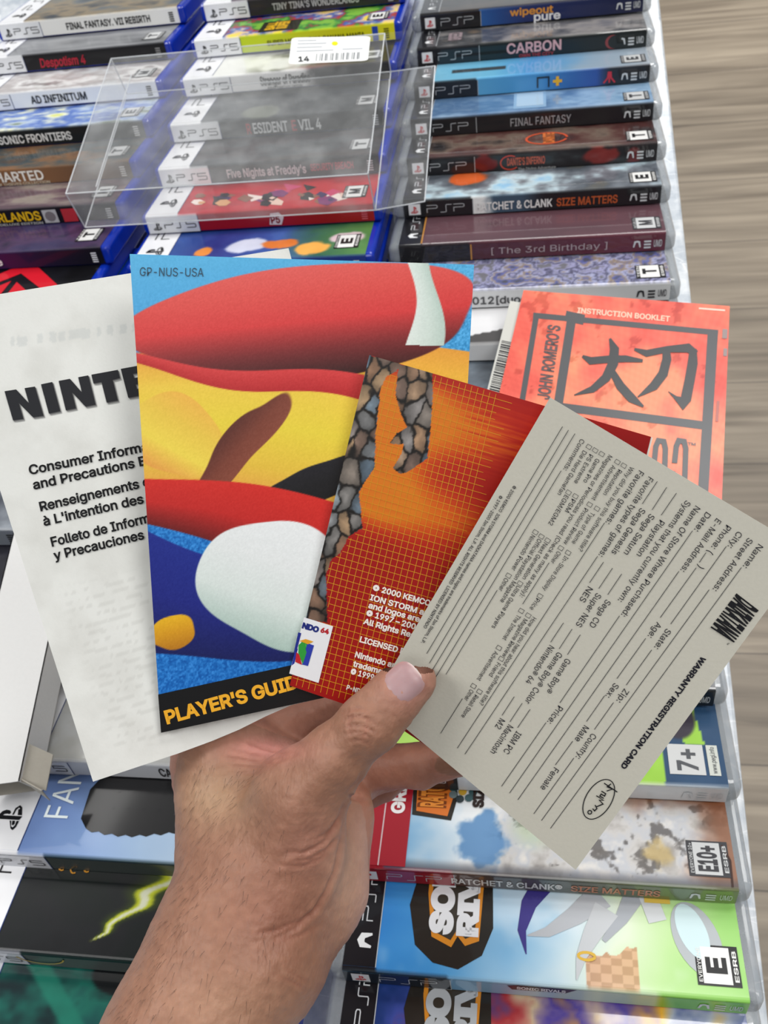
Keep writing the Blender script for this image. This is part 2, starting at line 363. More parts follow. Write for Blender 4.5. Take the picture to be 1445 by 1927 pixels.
# ---------------------------------------------------------------- game cases
def make_case(kind, x1, y, label, tilt, spine, cover, title=None, tcol='DDDDDD', tspan=(.4, .75), tw=.45, bold=.02, block=None,
              banner=None, rating=None, extra=None, name=None, clear_end=.004, word=True, tiltz=0, group=None, res=1.0):
    if kind == 'tall': L, W, T = .171, .135, .0139
    else: L, W, T = .1835, .104, .0136
    t = math.radians(tilt); z = TZ + W * math.sin(t) + .0004; x0 = x1 - L
    nm = 'game_case'
    o = thing(nm, label, 'game case', (x0, y, z), (-t, 0, math.radians(tiltz)), group)
    V, Fc = box_vf(0, 0, 0, L, W, T)
    psp = kind != 'tall'
    mesh('case_shell', V, Fc, M['clear_plastic'] if psp else M['blue_plastic'], o, local=True, bevel=.004 if psp else .0028, seg=4)
    if psp:   # the disc tray inside the clear shell
        V, Fc = box_vf(.008, .004, .002, L - .009, W - .004, T - .0012); mesh('disc_tray', V, Fc, M['black_plastic'], o, local=True, bevel=.001)
    u0, u1 = (.0075, L - .0065) if psp else (.004, L - .0055)
    Mx = np.array(MW[o.name])
    def w2(P): return P @ Mx[:3, :3].T + Mx[:3, 3]
    r_ = .0016
    base = .00025
    def cover_map(u, v, l):
        return w2(np.stack([u, v, T + base + l], 1))
    def spine_map(u, s, l):
        return w2(np.stack([u, -base - l, s], 1))
    p = Print(cover_map, eps=.00009)
    vis = .062 if psp else .066
    cn = int(190 * res); cm = int(64 * res)
    ca = cover if callable(cover) else (lambda u, v: np.broadcast_to(hx(cover), (len(u), 3)))
    p.grid(u0, r_, u1, vis, cn, cm, ca)
    p.grid(u0, vis, u1, W - .004, 20, 6, ca)
    b = banner if banner is not None else ('15151A' if psp else 'E8E9EC')
    if b:
        bw = .0145 if psp else .0235
        p.rect(u0, r_, u0 + bw, W - .004, b, 1)
        if psp:
            p.rect(u0 + bw, r_, u0 + bw + .0004, W - .004, 'B8BCC0', 2)
            ps5_word(p, u0 + bw * .76, .0215, 0, 1, .0048, 'C9CCD0', .0005, 'PSP'); 
            # controller outline printed on the banner
            p.stroke([(u0 + bw * .80, .0100), (u0 + bw * .52, .0108), (u0 + bw * .46, .0128), (u0 + bw * .52, .0148), (u0 + bw * .80, .0156)], [.0010, .0026, .0030, .0026, .0010], 'E2E4E6', 3)
        else:
            p.rect(u0 + bw, r_, u0 + bw + .0005, W - .004, '20356E', 2)
            ps_mark(p, u0 + bw * .74, .012, 0, 1, .0115, '16161A')
            ps5_word(p, u0 + bw * .74, .036, 0, 1, .0105, '16161A', .0009, 'PS5')
    if rating:
        L_, dim = rating[0], rating[1] if len(rating) > 1 else False
        if psp: esrb(p, L - .0262, .0050, .0165, .0175, L_, dim, {'E': 'EVERYONE', 'E10+': 'EVERYONE 10+', 'T': 'TEEN', 'M': 'MATURE 17+'}.get(L_, ''))
        else: esrb(p, L - .028, .009, .019, .0165, L_, dim, {'E': 'EVERYONE', 'T': 'TEEN', 'M': 'MATURE 17+'}.get(L_, ''))
    if extra: extra(p, 'cover', u0, u1, T, W)
    # the front edge of the sleeve folds round to the spine
    p.map = spine_map
    sa = spine if callable(spine) else (lambda u, v: np.broadcast_to(hx(spine), (len(u), 3)))
    p.grid(u0, .0016, u1, T - .0012, int(150 * res), int(12 * res), sa)
    th = T
    if psp:
        bk = '1A1A1E' if block is None else block
        if bk: p.rect(u0, .0016, u0 + .047, T - .0012, bk, 1)
        p.rect(u0 + .047, .0016, u0 + .0474, T - .0012, 'B0B4B8', 2)
        if word:
            p.rect(u0 + .0035, .0032, u0 + .0115, T - .0028, 'E9EAEC', 2)
            ps_mark(p, u0 + .0050, .0046, 1, 0, .0045, 'C8202C')
            ps5_word(p, u0 + .016, .0042, 1, 0, .0052, 'BFC3C7' if bk != 'D8DADC' else '555555', .0004, 'PSP')
        ec = 'C9CDD0' if block != 'D8DADC' else '303034'
        pad_icon(p, L - .0258, .0045, .0040, ec); lines(p, L - .0195, .0036, .0042, .0062, 3, ec)
        p.text('UMD', (L - .0135, .0045), (L - .0085, .0045), .0045, ec, 3, .01)
    else:
        bk = 'E4E6EA' if block is None else block
        if bk:
            p.rect(u0, .0012, u0 + .0375, T - .0012, bk, 1); p.rect(u0 + .0375, .0012, u0 + .038, T - .0012, '283A70', 2)
        ps_mark(p, u0 + .004, .0038, 1, 0, .0058, '26262A'); ps5_word(p, u0 + .0125, .0045, 1, 0, .0046, '3A3A40', .0006, 'PS5')
        lines(p, L - .014, .003, .004, .008, 5, '777A80' if bk and False else tcol)
    if title:
        a, b2 = tspan; h = th * tw; y0 = (th - h) / 2 + .0002
        for tt in (title if isinstance(title, list) else [(title, a, b2, tcol)]):
            s_, a_, b_, c_ = tt[:4]; hh = tt[4] * th if len(tt) > 4 else h; yy = tt[5] * th if len(tt) > 5 else (th - hh) / 2 + .0002
            p.text(s_, (L * a_, yy), (L * b_, yy), hh, c_, 3, bold)
    if extra: extra(p, 'spine', u0, u1, T, W)
    # rounded strip joining cover and spine print
    ang = np.linspace(0, math.pi / 2, 4)
    u = np.linspace(u0, u1, 120)
    VV = []; CC = []
    cedge = ca(u, np.full_like(u, r_ + .0003)); 
    if b: cedge = np.where((u < u0 + (.0145 if psp else .0235))[:, None], hx(b), cedge)
    sedge = sa(u, np.full_like(u, T - .0013))
    if bk: sedge = np.where((u < u0 + (.047 if psp else .0375))[:, None], hx(bk), sedge)
    for k, an in enumerate(ang):
        yy = r_ - (r_ + base) * math.sin(an) ; zz = T + base - (.0012 + base) * (1 - math.cos(an))
        VV.append(w2(np.stack([u, np.full_like(u, yy), np.full_like(u, zz)], 1))); CC.append(cedge * (1 - k / 3) + sedge * k / 3)
    nu = len(u); fs = [(k * nu + i, k * nu + i + 1, (k + 1) * nu + i + 1, (k + 1) * nu + i) for k in range(3) for i in range(nu - 1)]
    p.v.append(np.concatenate(VV)); p.c.append(np.concatenate(CC)); p.f += [tuple(i + p.n for i in f_) for f_ in fs]; p.n += nu * 4
    p.build('printed_sleeve', M['sleeve_clear'] if psp else M['sleeve'], o)
    return o
def blobs(base, items, sx=60, sy=60, seed=0, amp=.12):
    """soft colour patches (u, v, ru, rv, colour) over a noisy ground: an unspecific piece of cover art"""
    def fn(u, v):
        c = (base(u, v) if callable(base) else np.broadcast_to(hx(base), (len(u), 3))).copy()
        wx = (fbm(u * 90, v * 90, seed + 7) - .5) * .006
        for (bu, bv, ru, rv, col) in items:
            d = np.sqrt(((u + wx - bu) / ru) ** 2 + ((v + wx - bv) / rv) ** 2)
            c = mixc(c, hx(col), 1 - sm(.8, 1.1, d))
        return c + (fbm(u * sx, v * sy, seed, 5) - .5)[:, None] * amp
    return fn
def grad_u(stops):
    cs = np.array([hx(s[1]) for s in stops]); us = np.array([s[0] for s in stops])
    def fn(u, v): return np.stack([np.interp(u, us, cs[:, k]) for k in range(3)], 1)
    return fn
TT = 18.0
XL, XM, XP = -.2874, -.1027, .0864
# ---- left column of tall cases
make_case('tall', XL, .705, 'white-spined case lettered FINAL FANTASY VII REBIRTH, top left of the table', TT, 'EDEDEB', art_noise(['3A4048', '5A6064', '8A7A60', '2A3038'], 30, 60, 11),
          'FINAL FANTASY. VII REBIRTH', '222224', (.38, .82), .36)
def ex_gold(p, part, u0, u1, T, W):
    if part == 'spine': p.text('Despotism 4', (.055, .0035), (.095, .0035), .0065, 'B0263A', 4, .02, .15)
make_case('tall', XL - .002, .659, 'black-spined case with dark red title below the white REBIRTH case', TT, '1B1B1E', art_noise(['6A6C70', '8E9094', '77797D', '55575B'], 20, 80, 12), None, '888888', rating=('T', True), extra=ex_gold)
make_case('tall', XL, .612, 'white-spined case lettered AD INFINITUM', TT, 'E9ECF0', art_noise(['C8CACC', 'A9A3A3', 'E0E0E0', '6A5F60'], 40, 70, 13), 'AD INFINITUM', '2A2A2E', (.34, .62), .4, rating=('M', True))
make_case('tall', XL - .001, .566, 'black-spined case lettered SONIC FRONTIERS, yellow and blue cover', TT, '1E2124', art_noise(['C9D04A', 'E8EAD0', '4A6AB8', 'B9C8D8', '6A7A60'], 35, 80, 14), 'SONIC FRONTIERS', 'E8E8E8', (.26, .62), .42, block='17191C', rating=('E', True))
make_case('tall', XL - .002, .5225, 'brown-spined case lettered UNCHARTED', TT, grad_u([(0, '6A4A30'), (.08, '8A6244'), (.17, '5A4436')]), art_noise(['4A3A30', '7A5A40', '3A464C', '5C4638'], 30, 70, 15), [('UNCHARTED', .2, .56, 'F0ECE6', .5, .34), ('LEGACY OF THIEVES COLLECTION', .24, .58, 'C8BCA8', .14, .12)], 'F0ECE6', (.2, .55), .5, block='5E432C', rating=('T', True))
def ex_bord(p, part, u0, u1, T, W):
    if part == 'spine':
        p.rect(.108, .002, .119, .0118, 'B8B8BC', 2); p.disc(.1135, .0068, .004, .0038, '7A7478', 3)
        p.rect(.123, .002, .134, .0118, 'B8323C', 2); p.disc(.1285, .0068, .0028, .0028, 'E8C0C0', 3)
make_case('tall', XL - .003, .480, 'black-spined case with yellow BORDERLANDS lettering under the clear box corner', TT, '17151C', art_noise(['6E6660', '8A8078', '5A4650', '4A4644'], 30, 80, 16), [('TALES', .15, .24, 'D8D8D8', .26, .52), ('FROM THE', .15, .24, 'D8D8D8', .2, .2), ('BORDERLANDS', .25, .62, 'E8B81C', .46, .34), ('DELUXE EDITION', .42, .62, 'B8B8B8', .12, .12)], 'CCCCCC', (.2, .6), .5, block='201C28', extra=ex_bord, rating=('M', True))
make_case('tall', XL - .004, .4375, 'dark purple case lettered Evergate with a large rating box', TT, grad_u([(0, '2A2048'), (.07, '4A1C58'), (.12, '241A38'), (.17, '14141A')]), blobs(art_noise(['20243C', '2E2C4E', '443050', '1A1C30'], 25, 40, 17), []), 'Evergate', 'EFEFF4', (.26, .52), .42, block='28204A', rating=('T',))
def ex_red(p, part, u0, u1, T, W):
    if part == 'cover':
        p.poly([(.062, .006), (.104, .048), (.112, .048), (.152, .006), (.138, .006), (.108, .034), (.078, .006)], 'C81828', 2)
        p.poly([(.086, .006), (.105, .024), (.105, .006)], 'C81828', 2); p.poly([(.11, .006), (.11, .022), (.126, .006)], 'C81828', 2)
make_case('tall', XL - .008, .394, 'black case with a red angular emblem, behind the white leaflet', TT, 'C81424', art_noise(['0C0C10', '14141A', '0A0A0C'], 30, 30, 18), None, 'D02030', block='C81424', banner='0C0C10', extra=ex_red)
hidden_label = 'plain dark case buried in the rows beneath the held booklets'
for i, y in enumerate((.350, .306, .262, .218, .174)):
    make_case('tall', XL - .003, y, ['green-edged case at the left border below the white leaflet', 'grey case at the left border beside the white carton', 'dark case at the left border above the white carton', 'silvery case at the left border touching the carton', 'black case at the left border underneath the carton'][i], TT,
              ['1C4A2A', '8A8E92', '202024', '7A8088', '17171A'][i], art_noise([['1A3020', '2A5A30', '101410'], ['707478', '9A9EA2', '505458'], ['202024', '38383E', '101014'], ['6A7078', '8E949C', '484C54'], ['1A1A1E', '2E2E36', '101014']][i], 30, 40, 30 + i), 'ICON' if i == 1 else None, '222222', (.75, .9), .4, banner='', block='')
# ---- middle column of tall cases
make_case('tall', XM, .704, 'black-spined case lettered TINY TINA, top of the middle column', TT, '2E2C2E', art_noise(['38343A', '5A4A58', '22222A'], 30, 40, 40), [('TINY TINA\'S WONDERLANDS', .36, .78, 'B8B8B8', .34, .34)], 'AAAAAA', (.36, .8), .3)
def ex_mb(p, part, u0, u1, T, W):
    if part == 'cover':
        p.rect(.056, .004, .088, .03, '2A2A20', 2); p.text('SUPER', (.078, .008), (.078, .028), .008, 'E0B020', 3, .04)
        p.text('BALL', (.068, .008), (.068, .028), .007, 'E0B020', 3, .04)
    else:
        p.rect(.148, .002, .1525, .0122, '2448A8', 3)
def c_mb(u, v):
    c = art_noise(['7AB040', '2A7A3A', 'B8343A', '3A62A8', 'D8B8A8', 'E8D040'], 55, 55, 41, 2.4)(u, v); return c
make_case('tall', XM + .0005, .657, 'yellow-spined case lettered SUPER MONKEY BALL BANANA MANIA', TT, grad_u([(.04, 'B8CC20'), (.17, 'E4DC20')]), c_mb, 'SUPER MONKEY BALL BANANA MANIA', '5A5A10', (.37, .83), .26, extra=ex_mb, rating=('E',))
def sp_sop(u, v): return mixc(np.broadcast_to(hx('E9E9EA'), (len(u), 3)), hx('1C1A1C'), sm(.098, .112, u + (fbm(u * 200, v * 200, 3) - .5) * .01))
def cv_sop(u, v):
    c = mixc(np.broadcast_to(hx('E2E3DE'), (len(u), 3)), hx('5A5A50'), sm(.35, .75, fbm(u * 50, v * 60, 4)) * sm(.04, .08, u))
    c = mixc(c, hx('26201F'), sm(.09, .12, u)); return mixc(c, hx('6A2226'), (1 - sm(.0, .03, np.abs(u - .112))) * .8 * sm(.4, .6, fbm(u * 60, v * 90, 8)))
make_case('tall', XM, .610, 'case with half white half black spine lettered STRANGER OF PARADISE', TT, sp_sop, cv_sop, [('Stranger of Paradise', .38, .61, '3A3A3C', .46, .34), ('FINAL FANTASY ORIGIN', .41, .57, '77777A', .12, .12)], '333333', (.4, .6), .4, rating=('M', True))
def ex_re(p, part, u0, u1, T, W):
    if part == 'spine':
        for s_, a, b, c in (('R', .062, .0655, 'A82228'), ('ESIDENT', .067, .0935, 'D5D8DA'), ('E', .0965, .1, 'A82228'), ('VIL 4', .1015, .1185, 'D5D8DA')):
            p.text(s_, (a, .0035), (b, .0035), .0072, c, 4, .02)
    else: pass
make_case('tall', XM, .558, 'black-spined case lettered RESIDENT EVIL 4', TT, grad_u([(.03, '4A4E50'), (.07, '2A2C2F'), (.12, '1A1B1E')]), blobs(art_noise(['2A2C30', '44484C', '1C1D20'], 20, 40, 43), [(.072, .012, .016, .014, '6E7268')]), None, 'B0B4B8', extra=ex_re, rating=('M', True))
def ex_fn(p, part, u0, u1, T, W):
    if part == 'cover':
        for k in range(2): p.text('SIDENT EVIL' if False else 'SECURITY', (.062, .006 + k * .02), (.062, .02 + k * .02), .004, '5A5C60', 2, .02)
make_case('tall', XM, .511, 'black-spined case lettered Five Nights at Freddys', TT, '1D1E22', art_noise(['2E3034', '474A4E', '3A3034', '26272B'], 25, 45, 44), [("Five Nights at Freddy's", .32, .66, 'C9CBCE', .42, .32), ('SECURITY BREACH', .68, .86, 'A83040', .34, .4)], 'BFC2C6', (.3, .7), .4, rating=('T', True))
def ex_per(p, part, u0, u1, T, W):
    if part == 'cover':
        rs = random.Random(9)
        for k in range(34):
            u = .034 + rs.random() * .112; v = .006 + rs.random() * .028
            c = rs.choice(['1A1016', 'E8C8B8', '7A2A6A', 'F0E0D8', '2A1A20', 'C83A6A', '8A5A48', 'D8A070', '3A2A5A'])
            n = rs.randint(3, 6); s_ = .002 + rs.random() * .0045
            p.poly([(u + s_ * (1 + .5 * rs.random()) * math.cos(6.283 * i / n + rs.random() * .5), v + s_ * 1.2 * math.sin(6.283 * i / n)) for i in range(n)], c, 1 + k % 2)
    else:
        p.poly([(.092, .003), (.094, .011), (.1, .0115), (.103, .008), (.1005, .0025)], 'E8D8D8', 3); p.text('P5', (.0935, .004), (.1, .004), .005, '8A1018', 4, .03)
make_case('tall', XM, .464, 'red-spined case with a crowded red and black cover', TT, 'A81622', art_noise(['A01A26', 'C02A34', '7A1420'], 20, 40, 45, 1.2), None, 'D86070', rating=('M',), extra=ex_per)
def c_son(u, v):
    c = palette(['2E4E96', '2A3880', '38589E', '3A6A50', '5A8A48'], (u - .03) / .14 + (fbm(u * 40, v * 40, 5) - .5) * .2); return c
make_case('tall', XM - .001, .418, 'blue-covered case with orange and violet art above the held blue booklet', TT, '2A3E8A', blobs(c_son, [(.052, .014, .006, .006, 'E08A3C'), (.082, .02, .014, .009, 'C8CCE0'), (.104, .02, .014, .0065, 'D87838'), (.128, .012, .012, .009, 'E8A850'), (.15, .024, .012, .008, 'D8C0C8')], seed=6), None, 'DDDDDD', rating=('E',))
for y in (.373, .328, .283, .238, .190):
    make_case('tall', XM, y, hidden_label, TT, '1C1C20', art_noise(['202024', '3A3A42', '101014'], 30, 40, int(y * 1000)), None, group='cases covered by the held booklets', res=.3)
make_case('tall', XM, .1385, 'case with pale grey stone-coloured cover partly under the white leaflet', TT, 'DADCDE', art_noise(['B9B6B0', 'C9C6C0', 'A8A49C'], 60, 60, 52, 1.2), None, '333333')
make_case('tall', XM, .0885, 'white-spined case lettered CALL OF DUTY below the leaflet corner', TT, 'CFD2D8', art_noise(['B9BCC0', 'A8A8A4', '8E9094'], 50, 50, 53, 1.4), [('CALL OF DUTY', .52, .72, '26262A', .5, .3), ('C', .82, .86, '26262A', .5, .3)], '26262A', (.5, .7), .5)
def c_fa(u, v):
    c = palette(['6E88BC', '86A4D4', 'A8C4E4', 'B8D0E8'], (u - .03) / .09 + (fbm(u * 25, v * 25, 5) - .5) * .5)
    c = mixc(c, hx('9A8A70'), sm(.118, .126, u + (fbm(u * 80, v * 80, 9) - .5) * .01))
    return mixc(c, hx('D8C8A8'), sm(.13, .15, u + (fbm(u * 60, v * 90, 19) - .5) * .03))
def ex_fa(p, part, u0, u1, T, W):
    if part == 'cover':
        p.text('FANTASY', (.0465, .019), (.0465, .085), .0125, 'E6F0F2', 4, .0)
        teeth = [(.058 + k * .0035, .0145 - (.0012 if k % 2 else 0) - .002 * math.sin(k / 11 * 3.14)) for k in range(14)]
        p.poly([(.0535, .0195)] + teeth + [(.104, .018), (.109, .028), (.107, .05), (.06, .05), (.0525, .035)], '1A1A1C', 2)
        for a in range(4):
            for b in range(2): p.disc(.068 + a * .008, .026 + b * .009, .001, .001, '17171A', 3, 8)
        p.poly([(.106, .019), (.1075, .004), (.112, .0015), (.1175, .006), (.1165, .013), (.112, .021)], '1E1B22', 3)
        p.poly([(.1, .024), (.104, .04), (.113, .042), (.118, .033), (.112, .022)], '4A4246', 3)
        p.poly([(.103, .03), (.108, .038), (.113, .033), (.108, .028)], '9A7868', 4)
        p.poly([(.113, .038), (.121, .05), (.127, .048), (.121, .036)], 'B89A40', 3)
make_case('tall', XM, .0437, 'sky-blue case lettered FANTASY with a dark toothed blade on its cover', TT, '1B2A28', c_fa, [('FANTASY', .62, .78, '8A9490', .4, .3)], '777777', (.6, .8), .4, extra=ex_fa, block='C9CBD2')
def c_so(u, v):
    c = art_noise(['0C0E10', '15171A', '0E1614', '101213'], 30, 30, 55, 1.5)(u, v)
    c = mixc(c, hx('15506A'), sm(.095, .14, u) * sm(.35, .6, fbm(u * 20, v * 20, 66)))
    # jagged yellow flame running down to a point
    s_ = (v - .008) / .036; cu = .0745 + .033 * s_ + .003 * np.sin(s_ * 17) + (fbm(v * 160, u * 40, 77) - .5) * .006
    wd = .0012 + .011 * np.clip(s_, 0, 1) ** 1.2
    d = np.abs(u - cu) / wd
    on = sm(-.03, .05, s_)
    c = mixc(c, hx('3A4A12'), (1 - sm(.6, 2.2, d)) * on * .8); c = mixc(c, hx('B8C020'), (1 - sm(.5, .95, d)) * on)
    return mixc(c, hx('D9DCC0'), (1 - sm(.15, .5, d)) * on)
def ex_so(p, part, u0, u1, T, W):
    if part == 'cover':
        for (u, v, r) in ((.0465, .0415, .0022), (.053, .0405, .0022), (.0595, .0415, .0022)):
            p.stroke([(u + r * math.cos(a), v + r * math.sin(a) * 1.3) for a in np.linspace(0, 5.2, 12)], .0007, 'C88A28', 3)
    else:
        p.stroke([(.05 + .012 * math.cos(a), .0125 - .008 * math.sin(a)) for a in np.linspace(.2, 2.9, 10)], .0008, 'B89A20', 3)
make_case('tall', XM, .0020, 'black case with a yellow lightning-like flame on its cover, left of the wrist', TT, '16302E', c_so, None, '999999', extra=ex_so, block='C2C6D0')
def c_teal(u, v):
    c = art_noise(['0E3438', '12484A', '1A6A5C', '0C2226'], 25, 30, 57, 1.8)(u, v)
    c = mixc(c, hx('1E7A66'), (1 - sm(.004, .007, np.abs((v - .03) + (u - .06) * .9))) * .8)
    return mixc(c, hx('101416'), 1 - sm(.9, 1.05, np.sqrt(((u - .088) / .016) ** 2 + ((v - .042) / .009) ** 2)))
def ex_teal(p, part, u0, u1, T, W):
    if part == 'cover':
        p.rect(.143, .02, .1595, .056, 'DADDE0', 2)
        for k, s_ in enumerate(('Internet and', 'PlayStation Plus', 'Required for', 'Online Multiplayer')):
            p.text(s_, (.147 + k * .0034, .0235), (.147 + k * .0034, .0235 + .0016 * len(s_)), .0022, '26262A', 3, .015)
make_case('tall', XM, -.0435, 'teal and black case at the bottom left, partly behind the forearm', TT, '14403C', c_teal, None, '888888', extra=ex_teal, banner='CDD0D6')
# ---- right column of small clear cases
PT = 18.8
def small(y, *a, **k): return make_case('small', XP + (.0045 if y < .1 else .003 if y < .15 else 0), y, *a, **k)
small(.676, 'clear small case lettered wipeout pure with a navy spine, topmost of the right column', PT, grad_u([(.05, '2A62A8'), (.09, '1C2A60'), (.18, '12183A')]), art_noise(['1A1E28', '3A3028', '141418'], 30, 40, 60), [('wipeout', .42, .6, 'D8923A', .36, .5), ('pure', .52, .63, 'E6E6EA', .4, .14)], 'DDDDDD')
def ex_car(p, part, u0, u1, T, W):
    if part == 'spine':
        p.disc(.153, .0068, .0055, .0048, '8A3A3C', 2); p.disc(.1545, .0068, .005, .0045, '1A1E1E', 3)
    else: p.text('GREED', (.04, .012), (.04, .032), .009, '9A8A90', 3, .04)
small(.634, 'clear small case with red and white CARBON lettering on a black spine', PT, '171C1C', art_noise(['6A6A70', '8E8A88', '3E4044', '7E6A58'], 30, 50, 61), [('CARBON', .41, .63, 'D8A8A8', .5, .36), ('OWN THE CITY', .46, .6, 'A8383C', .16, .12)], 'CCCCCC', extra=ex_car)
def c_lum(u, v):
    c = palette(['7AB8D4', '6AB0D2', '4A90C8', '8AA0B4', '9AA4AE'], (u - .02) / .15 + (fbm(u * 30, v * 30, 4) - .5) * .2); return mixc(c, hx('3A4248'), (np.abs(v - .018) < .004) * (u > .035) * (u < .075))
def ex_lum(p, part, u0, u1, T, W):
    if part == 'spine':
        p.stroke([(.098, .0035), (.098, .0105), (.106, .0105), (.106, .0035)], .0011, '16202A', 3)
        p.rect(.109, .0062, .1155, .0082, 'E8B020', 3); p.rect(.1112, .004, .1133, .0105, 'E8B020', 3)
        for s_ in (-1, 0, 1): p.stroke([(.149 + s_ * .0008, .0108), (.149 + s_ * .0012, .0065), (.149 + s_ * .004, .0032)], .0011, 'C02838', 3)
small(.5945, 'clear small case with a bright blue spine and orange cross mark', PT, grad_u([(.05, '5CA4CE'), (.1, '3E86C0'), (.14, '2A4E9A'), (.15, '1C1E26'), (.18, '17181C')]), c_lum, None, extra=ex_lum, rating=('E', True))
def ex_ffs(p, part, u0, u1, T, W):
    if part == 'cover':
        p.rect(.081, .006, .104, .04, '8AAAC8', 1); p.rect(.083, .01, .102, .036, 'A8C0D4', 2)
small(.554, 'clear small case lettered FINAL FANTASY in thin capitals on a black spine', PT, '1B1A1E', art_noise(['5A82A8', '8AA8C4', '4A6A90', '7A94AE'], 25, 45, 63), 'FINAL FANTASY', 'A8A8AC', (.43, .66), .4, bold=0, extra=ex_ffs, rating=('T', True))
def ex_dan(p, part, u0, u1, T, W):
    if part == 'cover':
        p.stroke([(.104 + .014 * math.cos(a), .02 + .010 * math.sin(a)) for a in np.linspace(0, 6, 20)], .0016, 'C8502C', 2)
        p.text('DANTE', (.109, .011), (.109, .029), .007, 'C86A30', 3, .04)
    else:
        p.stroke([(.079 + .0065 * math.cos(a), .0068 + .0048 * math.sin(a)) for a in np.linspace(1, 5.5, 14)], .0009, 'B83C28', 3)
small(.5135, "clear small case with fiery red Dante's lettering on black", PT, blobs('191517', [(.062, .007, .009, .006, '6A1C1C'), (.14, .007, .012, .006, '7A2420'), (.163, .007, .006, .005, '5A1A1C')], amp=.15), art_noise(['2A2426', '4A2A28', '6A5A50', '1E1A1C'], 35, 50, 64), [("DANTE'S INFERNO", .42, .56, 'B8543A', .36, .36), ('The Divine Adventure', .46, .6, '9A9A9A', .12, .08)], 'B8543A', extra=ex_dan, rating=('T',))
def sp_rat(u, v): return mixc(mixc(np.broadcast_to(hx('E8EAEA'), (len(u), 3)), hx('3E5468'), sm(.062, .07, u + (fbm(u * 150, v * 150, 2) - .5) * .01)), hx('17161A'), sm(.085, .105, u))
RC = [('RATCHET & CLANK', .31, .585, 'E6E6E6', .38, .28), ('SIZE MATTERS', .6, .815, 'B4552C', .38, .28)]
small(.4735, 'clear small case lettered RATCHET & CLANK SIZE MATTERS, white and black spine', PT, sp_rat, blobs(art_noise(['8AB8D8', 'B8CCD4', '6A7078', '4A5058', '5A564A'], 40, 50, 65), [(.05, .03, .013, .012, 'C85A28')], seed=3), RC, 'E6E6E6', rating=('E',))
def ex_3rd(p, part, u0, u1, T, W):
    if part == 'cover': p.rect(u0 + .0145, .001, u0 + .0155, W - .004, 'B8803A', 3)
    else: p.rect(u0 + .0468, .0016, u0 + .0478, T - .0012, 'B8803A', 3)
small(.432, 'clear small case with a burgundy sleeve lettered The 3rd Birthday', PT, grad_u([(.05, '4A2630'), (.15, '5E2836')]), art_noise(['4E3840', '5E4048', '463036'], 15, 40, 66, 1.2), '[ The 3rd Birthday ]', 'A8989C', (.37, .77), .32, bold=0, word=False, extra=ex_3rd, rating=('M', True))
small(.391, 'clear small case lettered DISSIDIA 012, pale spine and blue-violet battle art', PT, 'D4D6D8', art_noise(['6A6A72', '9A9AC0', '4A4A60', 'A0A4C8', '8A7A68', '5A62A0', '4A4A54'], 110, 110, 67, 1.9), [('DISSIDIA. 012[duodecim]', .1, .6, '3A3A3E', .36, .3)], '3A3A3E', block='D8DADC', rating=('T',))
small(.349, 'clear small case with a plain white sleeve and a red capital A on the spine', PT, 'DDDEDF', lambda u, v: mixc(np.broadcast_to(hx('DCDCDE'), (len(u), 3)), hx('3A3838'), (np.abs(v - .03 - (u - .06) * .3) > .02) * .9), [('A', .41, .44, 'B02A2E', .5, .25), ('RMORED', .45, .6, 'B02A2E', .5, .25)], 'B02A2E', block='D8DADC', res=.6)
small(.307, 'clear small case with a blue-grey cover between held booklets', PT, '34383E', art_noise(['4A525C', '6A747E', '2E3238'], 30, 40, 69), None, res=.6)
for y in (.265, .223, .181):
    make_case('small', XP, y, 'plain clear small case buried in the right column beneath the cards', PT, '1C1C20', art_noise(['202024', '3A3A42', '101014'], 30, 40, int(y * 1000)), None, group='small cases covered by the held cards', res=.3)
small(.1365, 'clear small case with black spine peeking past the right edge of the grey card', PT, '16181A', art_noise(['2A2C30', '3E4248', '1C1E22', '6A6E72'], 25, 30, 72, 1.5), None)
def c_7(u, v):
    c = mixc(np.broadcast_to(hx('2A4A6C'), (len(u), 3)), hx('9CCF4A'), ((np.abs(u - .139) < .0105) * (v < .024)) + ((np.abs(u - .165 + (v - .02) * .15) < .0045) * (v > .022)) > 0)
    c = mixc(c, hx('A8D460'), (u < .09) * 1.0)
    c = mixc(c, hx('20406A'), ((u > .09) & (u < .1285)) * .9)
    d = np.sqrt(((u - .158) / .009) ** 2 + ((v - .036) / .012) ** 2); c = mixc(c, hx('3A3440'), 1 - sm(.85, 1.05, d))
    d = np.sqrt(((u - .148) / .010) ** 2 + ((v - .038) / .011) ** 2); g = ((np.abs((u * 320) % 1 - .5) > .38) | (np.abs((v * 320 + u * 60) % 1 - .5) > .38))
    c = mixc(c, np.where(g[:, None], hx('8A5A50'), hx('C0A898')), (1 - sm(.85, 1.0, d)) * .9)
    return c + (fbm(u * 80, v * 80, 9) - .5)[:, None] * .08
def ex_7(p, part, u0, u1, T, W):
    if part == 'cover':
        p.rect(.1520, .0055, .1680, .0215, 'D0D2D2', 3); p.rect(.1695, .0055, .1745, .0215, 'D0D4CC', 3)
        p.text('7+', (.1645, .0075), (.1645, .019), .0085, '55585C', 4, .03); p.text('www.pegi.info', (.1730, .0065), (.1730, .0205), .002, '55585C', 4, .01)
small(.0915, 'clear small case with lime and navy cover and a 7+ age mark', PT, 'D2D4D6', c_7, [('CRUSH', .4, .55, '202024', .5, .25)], '6A6C70', block='1A1A1E', extra=ex_7)
